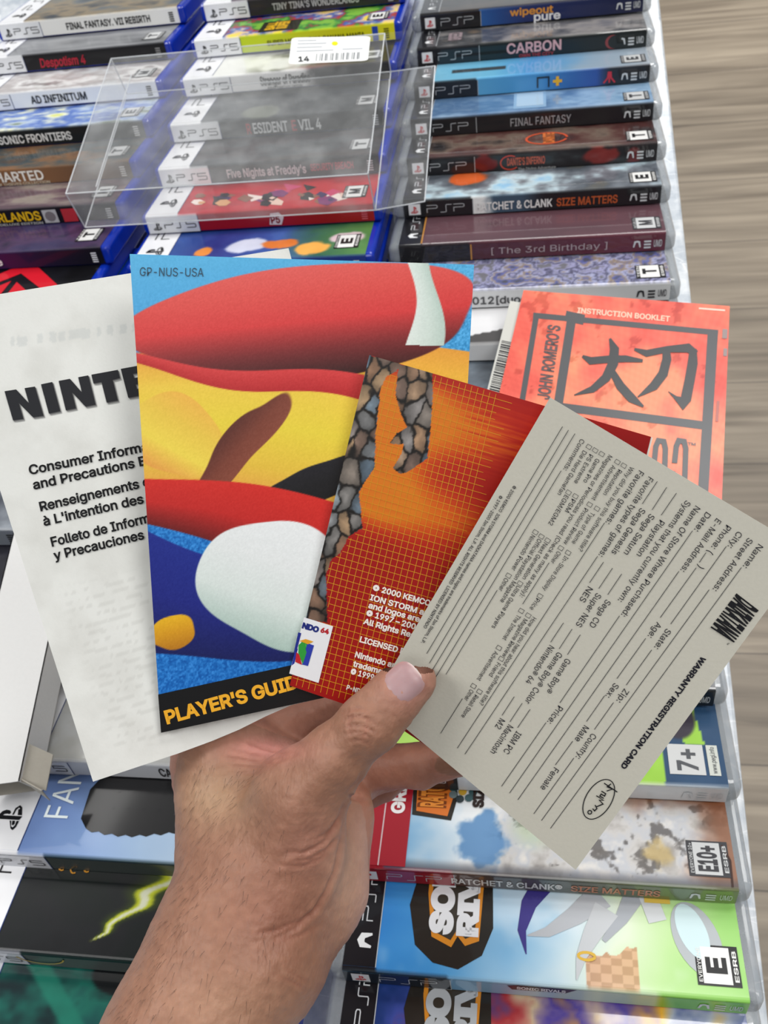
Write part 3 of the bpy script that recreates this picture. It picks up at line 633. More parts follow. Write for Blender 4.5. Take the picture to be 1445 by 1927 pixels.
def c_r2(u, v):
    sky = palette(['5AA0D8', 'B8D4E8', 'E8EEF2', 'F0F2F2'], (u - .02) / .05 + (fbm(u * 40, v * 40, 3) - .5) * .6)
    n = fbm(u * 70, v * 70, 21, 5); rock = palette(['7E7A78', 'A8A4A0', 'C8C6C4', 'BFC2C8', 'E0DCD6'], (n - .5) * 2.2 + .5)
    rock = mixc(rock, hx('4A4644'), sm(.62, .72, fbm(u * 160, v * 160, 31)) * .7)
    c = mixc(sky, rock, sm(.06, .085, u + (fbm(u * 60, v * 60, 5) - .5) * .03))
    c = mixc(c, hx('4A80B8'), (1 - sm(.7, 1.15, np.sqrt(((u - .066) / .011) ** 2 + ((v - .015) / .015) ** 2) + (fbm(u * 130, v * 130, 44) - .5) * 1.3)) * .8)
    c = mixc(c, hx('8A5A40'), sm(.152, .172, u + (fbm(u * 50, v * 50, 8) - .5) * .03) * .85)
    c = mixc(c, hx('8A4A28'), sm(.036, .046, v + (fbm(u * 40, v * 40, 28) - .5) * .02) * sm(.12, .15, u) * .8)
    c = mixc(c, hx('C8B078'), (1 - sm(.4, 1.2, np.sqrt(((u - .145) / .006) ** 2 + ((v - .014) / .008) ** 2) + (fbm(u * 200, v * 200, 45) - .5) * 1.5)) * .8)
    c = mixc(c, hx('B0C8A0'), (1 - sm(.3, 1.2, np.sqrt(((u - .09) / .012) ** 2 + ((v - .024) / .012) ** 2))) * .5)
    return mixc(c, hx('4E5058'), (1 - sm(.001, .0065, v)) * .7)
def orange_letters(p, chars, u, v, s, du=.0, col='D8742A'):
    p.poly([(u - s * 1.15, v - .003), (u + s * .35, v - .005), (u + s * .55, v + s * .6), (u + s * .3, v + s * 1.9), (u - s * 1.25, v + s * 2)], '2A2620', 2)
    p.poly([(u - s * 1.0, v - .001), (u + s * .2, v - .003), (u + s * .38, v + s * .6), (u + s * .15, v + s * 1.8), (u - s * 1.1, v + s * 1.85)], col, 3)
    p.text(chars, (u, v + .001), (u, v + s * 1.7), s * .85, '7A3A12', 4, .08); p.text(chars, (u - .0003, v + .0013), (u - .0003, v + s * 1.7), s * .8, 'E89038', 5, .03)
def ex_r2(p, part, u0, u1, T, W):
    if part == 'cover':
        p.rect(u0 + .0085, .001, u0 + .0145 + .0105, W - .004, 'A81C2C', 3); p.rect(u0, .001, u0 + .0085, W - .004, 'A81C2C', 3)
        p.rect(u0 + .0122, .001, u0 + .0128, W - .004, 'D8C0C4', 4)
        ps5_word(p, u0 + .0105, .034, 0, 1, .0065, 'D8A0A8', .0005, 'PSP')
        p.text('GREATEST HITS', (u0 + .0215, .027), (u0 + .0215, .093), .0058, 'F4F0F0', 5, .04)
        orange_letters(p, 'RATCHET', .0475, .03, .0125)
        for k in range(7): p.disc(.0565 + .005 * math.cos(k * .9), .040 + .004 * math.sin(k * .9), .002, .002, ['3A5A5E', '6A7A7C', '2E3A3E'][k % 3], 6, 10)
        p.disc(.0565, .040, .002, .002, 'C8A030', 7, 10)
        p.text('SIZE', (.0665, .032), (.0665, .046), .0045, '2A1A14', 6, .05)
        p.stroke([(.1745, .001), (.1752, .013), (.1725, .02)], .0008, '3A2018', 3)
    else:
        p.rect(u0, .0016, u0 + .047, T - .0012, '9A1A2A', 1)
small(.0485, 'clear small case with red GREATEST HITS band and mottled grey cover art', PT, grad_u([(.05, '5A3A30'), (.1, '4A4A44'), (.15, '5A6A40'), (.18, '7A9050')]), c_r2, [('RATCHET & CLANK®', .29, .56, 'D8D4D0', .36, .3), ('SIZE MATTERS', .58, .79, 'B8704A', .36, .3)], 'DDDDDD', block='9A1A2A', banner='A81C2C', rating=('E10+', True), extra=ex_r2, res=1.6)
def c_riv(u, v):
    c = palette(['2A78C4', '4A9AD8', '8EC0E4', 'C8DCE4', 'DCE8D0', 'B8DC98', '90C868'], (u - .018) / .16 + (fbm(u * 22, v * 22, 3) - .5) * .25 + (v - .02) * -.8)
    c = mixc(c, hx('E6EEF4'), sm(.5, .75, fbm(u * 30 + 3, v * 30, 15)) * .6)
    c = mixc(c, hx('A8D870'), sm(.036, .046, v + (fbm(u * 30, v * 30, 4) - .5) * .008) * sm(.105, .125, u))
    br = ((np.floor(u * 220) + np.floor(v * 300)) % 2)[:, None] * .12
    c2 = np.clip(hx('B8805A') + br, 0, 1)
    return mixc(c, c2, ((u > .112) & (u < .134) & (v < .016 + (fbm(u * 120, v * 120, 6) - .5) * .012)) * .75)
def son_logo(p, dim=False):
    p.poly([(.0385, .0125), (.047, .0055), (.058, .0035), (.068, .010), (.0725, .022), (.071, .06), (.0405, .06), (.0375, .045), (.0345, .03)], '26221E', 2)
    p.poly([(.0455, .0165), (.0545, .0125), (.057, .0175), (.0605, .0135), (.0665, .016), (.0685, .06), (.043, .06), (.0425, .036)], 'D88A28', 3)
    p.poly([(.047, .0185), (.054, .0155), (.0565, .020), (.0605, .0165), (.0645, .0185), (.0665, .06), (.045, .06), (.0445, .036)], '3A342C', 4)
    p.text('SONIC', (.0538, .0175), (.0538, .0685), .0088, 'E6E8EC' if not dim else 'B8BCC0', 6, .06)
    p.text('RIVALS', (.0652, .0175), (.0652, .0735), .0080, 'E6E8EC' if not dim else 'B8BCC0', 6, .06)
def ex_riv(p, part, u0, u1, T, W):
    if part == 'cover':
        son_logo(p)
        # unspecific sweeping silver and violet shapes
        def sweep(pts, w0, w1, col, l):
            n = len(pts); p.stroke(pts, [w0 + (w1 - w0) * i / (n - 1) for i in range(n)], col, l)
        sweep([(.096, .046), (.088, .034), (.085, .022), (.087, .012)], .010, .0004, '3E3684', 2)
        sweep([(.120, .040), (.108, .030), (.096, .022), (.0875, .020)], .012, .0005, 'B4B8BE', 3)
        sweep([(.122, .034), (.115, .022), (.110, .012), (.108, .003)], .011, .0005, 'C2C6CA', 4)
        sweep([(.135, .042), (.128, .030), (.120, .020)], .009, .002, 'A8ADB4', 3)
        p.stroke([(.1125 + .0035 * math.cos(a), .013 + .0016 * math.sin(a)) for a in np.linspace(0, 6.3, 14)], .0012, 'D8B040', 5)
        p.stroke([(.140, .042), (.1435, .03)], .008, 'CBCFD2', 3); p.stroke([(.1385, .0395), (.1495, .0395)], .003, 'D8B850', 5)
        p.disc(.159, .024, .0095, .016, 'AEB4B8', 2, ang=.3); p.disc(.1575, .027, .006, .012, 'C9E0E4', 3, ang=.3)
    else:
        p.poly([(.079, .0115), (.083, .0125), (.108, .0125), (.1035, .008), (.081, .0075)], '2A2A30', 2)
        p.text('SONIC RIVALS', (.083, .0088), (.1035, .0088), .0026, 'D8DCE0', 4, .03)
small(.0062, 'clear small case lettered SONIC RIVALS with sky-blue cover and green right end', PT, grad_u([(.05, '6AA0C8'), (.09, 'A8C0D0'), (.14, 'B8D0A8'), (.143, '6AB038'), (.18, '7EC048')]), c_riv, None, block='14202C', rating=('E',), extra=ex_riv, res=1.6)
def c_riv2(u, v):
    c = palette(['1A3470', '3A4A9A', 'A83038', 'C8B090', '4A3A90', 'D8A030', '9AA0B0', '2A3A80'], (u - .02) / .16 + (fbm(u * 60, v * 60, 13) - .5) * .5); return c
def ex_riv2(p, part, u0, u1, T, W):
    if part == 'cover': son_logo(p, True)
small(-.0355, 'clear small case with dark blue cover at the bottom right, nearest of the column', PT, '1A2A50', c_riv2, None, rating=('E',), extra=ex_riv2)
# ---------------------------------------------------------------- clear plastic protector box lying on the tall cases
BX0, BX1, BY0, BY1, BZ0, BZ1 = -.3105, -.1050, .458, .598, .8085, .8385
bx = thing('clear_box_protector', 'empty clear plastic box protector with open end flap, lying across the tall cases', 'plastic box', (BX0, BY0, BZ0))
def film(name, quad, par, mat_='film'):
    q = [np.array(p, float) for p in quad]; n_ = np.cross(q[1] - q[0], q[3] - q[0]); n_ /= np.linalg.norm(n_)
    V, Fc = slab(q, n_, .0003); return mesh(name, V, Fc, M[mat_], par)
c8 = {(i, j, k): ((BX0, BX1)[i], (BY0, BY1)[j], (BZ0, BZ1)[k]) for i in (0, 1) for j in (0, 1) for k in (0, 1)}
film('bottom_panel', [c8[0, 0, 0], c8[1, 0, 0], c8[1, 1, 0], c8[0, 1, 0]], bx)
film('top_panel', [c8[0, 0, 1], c8[1, 0, 1], c8[1, 1, 1], c8[0, 1, 1]], bx)
film('front_panel', [c8[0, 0, 0], c8[1, 0, 0], c8[1, 0, 1], c8[0, 0, 1]], bx)
film('back_panel', [c8[0, 1, 0], c8[1, 1, 0], c8[1, 1, 1], c8[0, 1, 1]], bx)
film('end_panel', [c8[0, 0, 0], c8[0, 1, 0], c8[0, 1, 1], c8[0, 0, 1]], bx)
film('tuck_flap', [(BX0 + .001, BY0 + .004, BZ1 - .001), (BX0 + .001, BY1 - .004, BZ1 - .001), (BX0 + .016, BY1 - .012, BZ1 - .006), (BX0 + .016, BY0 + .012, BZ1 - .006)], bx)
film('end_flap', [(BX1, BY0, BZ0), (BX1 + .033, BY0 + .002, BZ0 + .003), (BX1 + .033, BY1 - .002, BZ0 + .003), (BX1, BY1, BZ0)], bx)
film('side_flap', [(BX1, BY0, BZ0), (BX1 + .02, BY0 - .012, BZ0 + .004), (BX1 + .02, BY0 - .012, BZ1 - .006), (BX1, BY0, BZ1)], bx)
film('side_flap', [(BX1, BY1, BZ0), (BX1 + .02, BY1 + .01, BZ0 + .004), (BX1 + .02, BY1 + .01, BZ1 - .006), (BX1, BY1, BZ1)], bx)
def rod_mesh(pairs, r):
    V = []; Fs = []
    for a, b in pairs:
        a = np.array(a, float); b = np.array(b, float); d = (b - a) / np.linalg.norm(b - a)
        e = np.cross(d, [0, 0, 1.]) if abs(d[2]) < .9 else np.cross(d, [1., 0, 0]); e /= np.linalg.norm(e); g = np.cross(d, e)
        n = len(V)
        for p in (a, b):
            for k in range(6): V.append(p + r * (e * math.cos(k * math.pi / 3) + g * math.sin(k * math.pi / 3)))
        Fs += [(n + k, n + (k + 1) % 6, n + 6 + (k + 1) % 6, n + 6 + k) for k in range(6)]
    return V, Fs
E = []
for k in (0, 1):
    E += [(c8[0, 0, k], c8[1, 0, k]), (c8[0, 1, k], c8[1, 1, k]), (c8[0, 0, k], c8[0, 1, k]), (c8[1, 0, k], c8[1, 1, k])]
E += [(c8[i, j, 0], c8[i, j, 1]) for i in (0, 1) for j in (0, 1)]
E += [((BX1 + .033, BY0 + .002, BZ0 + .003), (BX1 + .033, BY1 - .002, BZ0 + .003)), ((BX1, BY0, BZ0), (BX1 + .033, BY0 + .002, BZ0 + .003)), ((BX1, BY1, BZ0), (BX1 + .033, BY1 - .002, BZ0 + .003)),
      ((BX0 + .016, BY0 + .012, BZ1 - .006), (BX0 + .016, BY1 - .012, BZ1 - .006))]
V, Fc = rod_mesh(E, .00042); mesh('folded_edge', V, Fc, M['edge'], bx)
# price sticker
st_map = lambda x, y, l: on_z(x, y, BZ1 + .0005) + np.stack([0 * l, 0 * l, l], -1)
def _st(x, y, l):
    P = on_z(x, y, BZ1 + .0006); P[:, 2] += l; return P
p = Print(_st, True, .0001)
q4 = [(549, 71), (697, 68), (692, 114), (543, 121)]
def bil(q):
    q = [np.array(a, float) for a in q]
    return lambda a, b: tuple((q[0] * (1 - np.atleast_1d(a)[:, None]) + q[1] * np.atleast_1d(a)[:, None]) * (1 - np.atleast_1d(b)[:, None]) + (q[3] * (1 - np.atleast_1d(a)[:, None]) + q[2] * np.atleast_1d(a)[:, None]) * np.atleast_1d(b)[:, None]).__class__((
        ((q[0][k] * (1 - a) + q[1][k] * a) * (1 - b) + (q[3][k] * (1 - a) + q[2][k] * a) * b) for k in (0, 1)))
def pt(q, a, b):
    f_ = bil(q); r = f_(np.array([a], float), np.array([b], float)); return (float(r[0][0]), float(r[1][0]))
def rrect(q, r, n=4):
    P = []
    for (cx_, cy_, s0) in ((r, r, 180), (1 - r, r, 270), (1 - r, 1 - r, 0), (r, 1 - r, 90)):
        for i in range(n + 1):
            a = math.radians(s0 + 90 * i / n); P.append(pt(q, cx_ + r * math.cos(a), cy_ + r * math.sin(a)))
    return P
p.poly(rrect(q4, .07), 'F2F3F2', 0)
for i in range(26):
    if i % 3 != 1: p.poly([pt(q4, .34 + i * .0225, .64), pt(q4, .34 + i * .0225 + (.014 if i % 2 else .009), .64), pt(q4, .34 + i * .0225 + (.014 if i % 2 else .009), .93), pt(q4, .34 + i * .0225, .93)], '5A6068', 1)
p.disc(630, 82, 6, 4, 'F0D818', 1)
for k, (a, b, c) in enumerate(((.08, .32, .12), (.08, .45, .24), (.08, .4, .38), (.08, .55, .52), (.66, .92, .5))):
    p.stroke([pt(q4, a, c), pt(q4, b, c)], 2.0, 'B4B8BE', 1)
p.text('14', pt(q4, .12, .92), pt(q4, .26, .92), 9, '303438', 1, .03)
p.build('price_label', M['paper'], bx)
# ---------------------------------------------------------------- instruction booklet and carton flap on the small cases
BKZ = .8022
def _bk(x, y, l):
    P = on_z(x, y, BKZ); P[:, 2] += l; return P
z1 = lambda pts: [(880 + a / 2.5575, 520 + b / 2.5575) for a, b in pts]
bkq = [(985, 546), (1373, 576), (1357, 972), (898, 915)]
c0 = on_z(np.array([1170.]), np.array([760.]), .7995)[0]
bk = thing('instruction_booklet', 'worn orange-red instruction booklet with two big dark brush characters, lying over the table edge', 'booklet', tuple(c0))
for nm, zt, th_, inset in (('pages', BKZ - .0003, .0018, 1.5),):
    q = [on_z(np.array([a + (inset if a < 1100 else -inset)]), np.array([b + (inset if b < 700 else -inset)]), zt)[0] for a, b in bkq]
    V, Fc = slab(q, np.array([0, 0, 1.]), th_); mesh(nm, V, Fc, M['pages'], bk)
p = Print(_bk, True, .00008)
def c_bk(x, y):
    n = fbm(x / 90, y / 90, 3, 4); c = palette(['CE3C2C', 'DC5240', 'E46A4E', 'E8845C'], (n - .5) * 2.4 + .5)
    f_ = np.sin(x * 2.2) * np.sin(y * 2.2); return c + (f_ * .02)[:, None] - (sm(.66, .7, fbm(x / 25, y / 25, 9)) * .12)[:, None]
bw_ = bil(bkq)
p.patch(lambda a, b: bw_(a, b), 120, 120, c_bk, 0)
G = '404246'
def zs(pts, w_, col=G, layer=1): p.stroke(z1(pts), w_ if hasattr(w_, '__len__') else w_ / 2.5575, col, layer)
zs([(315, 188), (1205, 272)], 27); zs([(330, 190), (262, 600)], 27); zs([(500, 205), (432, 640)], 44)
zs([(1180, 262), (1130, 1080)], 50); zs([(440, 628), (1165, 722)], 40); zs([(470, 190), (560, 210)], 50)
p.text('INSTRUCTION BOOKLET', z1([(527, 176)])[0], z1([(972, 218)])[0], 9.5, 'F3C0A8', 2, .025)
p.text("JOHN ROMERO'S", z1([(392, 596)])[0], z1([(445, 240)])[0], 22, '4E4042', 2, .03)
p.text('TM', z1([(1058, 812)])[0], z1([(1096, 816)])[0], 5, '6A5A58', 2, .03)
zs([(1112, 155), (1238, 165)], 8, 'F0C8B8', 2)
zs([(1238, 255), (1236, 300)], 24, '8A7A78', 2); zs([(1240, 348), (1238, 385)], 18, '8A7A78', 2)
zs([(1205, 600), (1198, 700)], 14, 'A85A50', 2)
K = '24272B'
def br(pts, ws): p.stroke(z1(pts), [a / 2.0 for a in ws], K, 3)
br([(552, 385), (590, 408), (680, 400), (760, 398), (842, 408)], [10, 28, 28, 26, 12])
br([(684, 300), (706, 350), (700, 420), (665, 490), (600, 545), (512, 573)], [8, 34, 38, 34, 26, 4])
br([(690, 450), (735, 530), (790, 590), (845, 628)], [22, 34, 34, 8])
br([(802, 352), (860, 372), (960, 352), (1060, 346), (1100, 372)], [10, 26, 24, 34, 22])
br([(1085, 350), (1082, 420), (1068, 500), (1050, 590), (1032, 614), (1000, 585), (965, 555)], [26, 38, 38, 40, 34, 14, 2])
br([(955, 350), (958, 400), (940, 470), (895, 530), (818, 582)], [26, 34, 36, 34, 4])
for x0_ in (905, 1003): p.stroke(z1([(x0_ - 8, 900), (x0_, 820), (x0_ + 12, 792), (x0_ + 38, 796), (x0_ + 46, 830), (x0_ + 40, 1010)]), 26 / 2.5575, G, 3)
p.stroke(z1([(985, 640 + 300), (990, 1010)]), 10, G, 3)
bs = mat('creased_cover_in_film', .45, coat=.25, coat_rough=.25, bump=.9, bscale=28, vary=.03)
p.build('cover', bs, bk)
# folded carton flap with barcodes
c0 = on_z(np.array([955.]), np.array([660.]), .7995)[0]
fp = thing('carton_flap', 'folded white carton flap with two barcodes, tucked under the orange-red booklet', 'cardboard flap', tuple(c0))
qa = [(960, 566), (986, 570), (936, 800), (902, 790)]; qb = [(986, 568), (1009, 581), (968, 810), (936, 800)]
for nm, q, zz, fl_ in (('lower_fold', qa, .8003, 0), ('upper_fold', qb, .8012, 1)):
    P4 = [on_z(np.array([a]), np.array([b]), zz)[0] for a, b in q]
    V, Fc = slab(P4, np.array([0, 0, 1.]), .0007)
    def _m(x, y, l, zz=zz):
        P = on_z(x, y, zz + .0001); P[:, 2] += l; return P
    pr = Print(_m, True, .0001)
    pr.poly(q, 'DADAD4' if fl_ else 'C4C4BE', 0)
    rs = random.Random(3 + fl_); b_ = .33 if not fl_ else .27
    while b_ < (.85 if not fl_ else .66):
        h_ = rs.choice((.006, .006, .012)); a0, a1 = ((.12, .78) if not fl_ else (.2, .78))
        pr.poly([pt(q, a0, b_), pt(q, a1, b_), pt(q, a1, b_ + h_), pt(q, a0, b_ + h_)], '26262A', 1); b_ += h_ + rs.choice((.006, .01))
    mesh(nm, V, Fc, M['white_board'], fp); pr.build('barcode_print', M['paper'], fp)
# ---------------------------------------------------------------- open white carton at the left border
zc = .829
a0 = on_z(np.array([36.]), np.array([1470.]), zc)[0]; a1 = on_z(np.array([112.]), np.array([1110.]), zc)[0]
ax = a1 - a0; ax /= np.linalg.norm(ax); sd = np.array([-ax[1], ax[0], 0])      # along the carton, and to its left
ct = thing('open_carton', 'open blank white carton lying at the left border beside the white leaflet', 'carton', (a0[0], a0[1], .807))
Lc, Wc, Hc, tk = .150, .034, .0205, .0006
def plate(name, q, n_, m_='white_board', t_=tk):
    V, Fc = slab(q, n_, t_); return mesh(name, V, Fc, M[m_], ct)
up = np.array([0, 0, 1.])
A0 = a0; A1 = a0 + ax * Lc; B0 = A0 + sd * Wc - ax * .004; B1 = A1 + sd * Wc
plate('top_panel', [A0, A1, B1, B0], up)
plate('side_panel', [A0, A1, A1 - up * Hc, A0 - up * Hc], -sd)
plate('side_panel', [B0, B1, B1 - up * Hc, B0 - up * Hc], sd)
plate('bottom_panel', [A0 - up * Hc, A1 - up * Hc, B1 - up * Hc, B0 - up * Hc], -up, 'kraft_board')
plate('end_panel', [A1, B1, B1 - up * Hc, A1 - up * Hc], ax, 'kraft_board')
f0 = A0 - up * .001
plate('dust_flap', [f0 + ax * .001, f0 - up * (Hc - .004) + ax * .001, f0 - up * (Hc - .006) - sd * .009 - ax * .006, f0 - up * .002 - sd * .0105 - ax * .004], -ax, 'kraft_board')
plate('dust_flap', [f0 + ax * .018 - up * .001, f0 - ax * .0 - up * .001, f0 - sd * .0105 - ax * .003 - up * .006, f0 - sd * .0105 + ax * .014 - up * .006], up, 'kraft_board')
# ---------------------------------------------------------------- hand: one continuous surface from blended limbs
def cpt(px, py, D): return np.array([(px - CX) / F * D, -(py - CY) / F * D, -D])
H = []   # (a, b, ra, rb) camera-space metres
def seg(a, b, k=.006):
    A = cpt(*a[:3]); B = cpt(*b[:3]); H.append((A, B, a[3] / F * a[2], b[3] / F * b[2], k))
TH = [(772, 1281, .3050, 49), (738, 1316, .3045, 49), (695, 1362, .3045, 54), (628, 1428, .309, 58), (562, 1500, .316, 80)]
seg(TH[0], TH[1], .004); seg(TH[1], TH[2], .004); seg(TH[2], TH[3], .005); seg(TH[3], TH[4], .006)
seg(TH[4], (535, 1600, .322, 100), .010); seg((535, 1600, .322, 100), (478, 1745, .318, 128), .012)
seg((425, 1425, .356, 88), (447, 1560, .342, 100), .012); seg((447, 1560, .342, 100), (470, 1690, .328, 122), .012)
seg((470, 1690, .326, 122), (430, 1815, .316, 146), .014); seg((430, 1815, .316, 146), (352, 1960, .305, 150), .012); seg((352, 1960, .305, 150), (225, 2200, .292, 158), .01); seg((225, 2200, .292, 158), (90, 2500, .275, 168), .01)
seg((612, 1545, .352, 80), (585, 1670, .343, 95), .012); seg((585, 1670, .343, 95), (500, 1775, .33, 118), .012)
seg((520, 1460, .357, 70), (612, 1545, .352, 80), .010); seg((425, 1425, .356, 88), (520, 1460, .357, 70), .012)
seg((612, 1545, .352, 80), (638, 1515, .352, 50), .006)
seg((440, 1420, .345, 62), (545, 1440, .340, 44), .010)
# index, middle, ring, little: rooted in the palm, curled behind the papers
FG = [[(445, 1400, .362, 50), (570, 1368, .360, 46), (690, 1318, .355, 42), (790, 1275, .348, 36)],
      [(530, 1450, .362, 46), (690, 1443, .363, 44), (790, 1441, .353, 41), (880, 1420, .345, 36)],
      [(560, 1500, .368, 44), (666, 1484, .364, 31), (735, 1452, .372, 32), (800, 1440, .368, 30)],
      [(580, 1540, .380, 38), (655, 1515, .388, 31), (715, 1480, .392, 30), (760, 1455, .388, 26)]]
for fgr in FG:
    for i in range(3): seg(fgr[i], fgr[i + 1], .0025 if i else .004)
lo = np.array([-.140, -.286, -.406]); hi = np.array([.040, -.052, -.240]); st = .00085
nx, ny, nz = [int(v) for v in np.ceil((hi - lo) / st)]
gx = (lo[0] + st * np.arange(nx)).astype(np.float32)[:, None, None]; gy = (lo[1] + st * np.arange(ny)).astype(np.float32)[None, :, None]; gz = (lo[2] + st * np.arange(nz)).astype(np.float32)[None, None, :]
def sdf(x, y, z):
    D = None
    for A, B, ra, rb, k in H:
        ab = B - A; l2 = ab @ ab
        t = ((x - A[0]) * ab[0] + (y - A[1]) * ab[1] + (z - A[2]) * ab[2]) / l2
        t = np.clip(t, 0, 1)
        d = np.sqrt((x - A[0] - t * ab[0]) ** 2 + (y - A[1] - t * ab[1]) ** 2 + (z - A[2] - t * ab[2]) ** 2) - (ra + (rb - ra) * t)
        if D is None: D = d
        else:
            h = np.clip(.5 + .5 * (D - d) / k, 0, 1); D = D * (1 - h) + d * h - k * h * (1 - h)
    return D
def surface_nets(D):
    s = D < 0
    nx, ny, nz = D.shape
    c = [(i, j, k) for i in (0, 1) for j in (0, 1) for k in (0, 1)]
    sub = lambda A, i, j, k: A[i:nx - 1 + i, j:ny - 1 + j, k:nz - 1 + k]
    cnt = sum(sub(s, *q).astype(np.int8) for q in c)
    act = (cnt > 0) & (cnt < 8); ids = np.full(act.shape, -1, np.int64); idx = np.argwhere(act); ids[act] = np.arange(len(idx))
    P = np.zeros((len(idx), 3)); n = np.zeros(len(idx))
    I, J, K_ = idx.T
    vals = {q: D[I + q[0], J + q[1], K_ + q[2]].astype(float) for q in c}
    for a in c:
        for ax_ in range(3):
            if a[ax_] == 0:
                b = list(a); b[ax_] = 1; b = tuple(b); va, vb = vals[a], vals[b]; m = (va < 0) != (vb < 0)
                t = np.where(m, va / np.where(m, va - vb, 1), 0)
                off = np.array(a, float)[None].repeat(len(idx), 0); off[:, ax_] = t
                P += off * m[:, None]; n += m
    P = P / n[:, None] + idx
    faces = []
    for ax_ in range(3):
        o1, o2 = [(1, 2), (2, 0), (0, 1)][ax_]
        sl = [slice(1, -1)] * 3; sl[ax_] = slice(0, -1)
        base = s[tuple(sl)]; sl2 = list(sl); sl2[ax_] = slice(1, None); nxt = s[tuple(sl2)]
        m = base != nxt; e = np.argwhere(m); off = np.array([1, 1, 1]); off[ax_] = 0; e = e + off
        inside = s[e[:, 0], e[:, 1], e[:, 2]]
        def cid(d1, d2):
            q = e.copy(); q[:, o1] -= d1; q[:, o2] -= d2
            q = np.minimum(q, np.array(ids.shape) - 1); return ids[q[:, 0], q[:, 1], q[:, 2]]
        f4 = np.stack([cid(1, 1), cid(0, 1), cid(0, 0), cid(1, 0)], 1)
        f4[~inside] = f4[~inside][:, ::-1]; faces.append(f4)
    faces = np.concatenate(faces); return P, faces[(faces >= 0).all(1)]
Dg = sdf(gx, gy, gz).astype(np.float32)
HP, HF = surface_nets(Dg); HP = lo + HP * st
for _ in range(2):   # light smoothing along the mesh
    acc = np.zeros_like(HP); cn_ = np.zeros(len(HP))
    for a, b in ((0, 1), (1, 2), (2, 3), (3, 0)):
        np.add.at(acc, HF[:, a], HP[HF[:, b]]); np.add.at(acc, HF[:, b], HP[HF[:, a]]); np.add.at(cn_, HF[:, a], 1); np.add.at(cn_, HF[:, b], 1)
    HP = HP * .4 + .6 * acc / cn_[:, None]
def normals(P):
    e = .0004; g = np.stack([sdf(P[:, 0] + (e if k == 0 else 0), P[:, 1] + (e if k == 1 else 0), P[:, 2] + (e if k == 2 else 0)) - sdf(P[:, 0] - (e if k == 0 else 0), P[:, 1] - (e if k == 1 else 0), P[:, 2] - (e if k == 2 else 0)) for k in range(3)], 1)
    return g / np.linalg.norm(g, axis=1)[:, None]
HN = normals(HP)
def px_of(P): return CX + F * P[:, 0] / -P[:, 2], CY - F * P[:, 1] / -P[:, 2]
hx_, hy_ = px_of(HP); front = sm(-.1, .25, HN[:, 2])
zh = lambda pts: [(180 + a / 2.064, 1200 + b / 2.064) for a, b in pts]     # crease paths measured on the wrist view
def dline(pts, x, y):
    d = np.full(len(x), 1e9); T_ = np.zeros(len(x))
    pts = [np.array(q, float) for q in pts]; n = len(pts) - 1
    for i in range(n):
        ab = pts[i + 1] - pts[i]; t = np.clip(((x - pts[i][0]) * ab[0] + (y - pts[i][1]) * ab[1]) / (ab @ ab), 0, 1)
        dd = np.hypot(x - pts[i][0] - t * ab[0], y - pts[i][1] - t * ab[1]); m = dd < d
        d = np.where(m, dd, d); T_ = np.where(m, (i + t) / n, T_)
    return d, T_
CR = [  # path, width px, depth m
    ([(960, 300), (985, 285), (1020, 275), (1060, 290)], 3, .0004), ([(955, 325), (985, 310), (1030, 305), (1075, 325), (1110, 370)], 3, .0005), ([(965, 350), (1000, 340), (1040, 345), (1080, 365), (1105, 395)], 3, .0005),
    ([(975, 375), (1010, 365), (1050, 375), (1085, 405)], 3, .0005), ([(985, 400), (1020, 392), (1055, 405), (1075, 430)], 3, .0004), ([(1000, 290), (985, 330), (990, 380)], 2.5, .0003), ([(1060, 300), (1050, 350), (1040, 400)], 2.5, .0003),
    ([(520, 430), (600, 460), (680, 470), (770, 450)], 3.5, .0006), ([(500, 465), (600, 480), (700, 485), (790, 455)], 3.5, .0006), ([(520, 500), (610, 505), (700, 500)], 3, .0004), ([(560, 395), (640, 425), (720, 445), (780, 445)], 3, .0005), ([(540, 525), (620, 525), (670, 515)], 2.5, .0003),
    ([(960, 640), (945, 700), (900, 750), (840, 785)], 4, .0007), ([(930, 740), (880, 790), (800, 830), (740, 830)], 4, .0007), ([(940, 765), (900, 810), (830, 850), (760, 862)], 3.5, .0006), ([(925, 800), (870, 850), (800, 880), (700, 880)], 3.5, .0005), ([(945, 690), (930, 730), (890, 770)], 3, .0005),
    ([(960, 660), (955, 760), (935, 880), (900, 980), (850, 1070), (780, 1130), (700, 1170)], 4.5, .0008), ([(880, 1040), (800, 1100), (700, 1140), (600, 1150)], 3.5, .0005), ([(870, 1120), (790, 1160), (700, 1180)], 3, .0004),
    ([(740, 1290), (790, 1320), (820, 1340)], 3, .0004), ([(700, 1310), (770, 1340), (810, 1370)], 3, .0003),
    ([(980, 610), (1000, 625), (1060, 640)], 4, .0010), ([(975, 600), (1020, 560), (1030, 530)], 4, .0008),
]
disp = np.zeros(len(HP)); redden = np.zeros(len(HP))
for pth, wd, dp in CR:
    d, t = dline(zh(pth), hx_, hy_); env = np.sin(np.clip(t, .02, .98) * math.pi) ** .5
    disp -= dp * np.exp(-(d / wd) ** 2) * env * front; disp += dp * .35 * np.exp(-((d - wd * 2.1) / wd) ** 2) * env * front
    redden += .35 * np.exp(-(d / (wd * 1.3)) ** 2) * env * front
disp += (fbm(hx_ / 42, hy_ / 42, 5) - .5) * .0016 * front
disp += (fbm(hx_ / 7 + hy_ / 30, hy_ / 9, 8, 3) - .5) * .00022
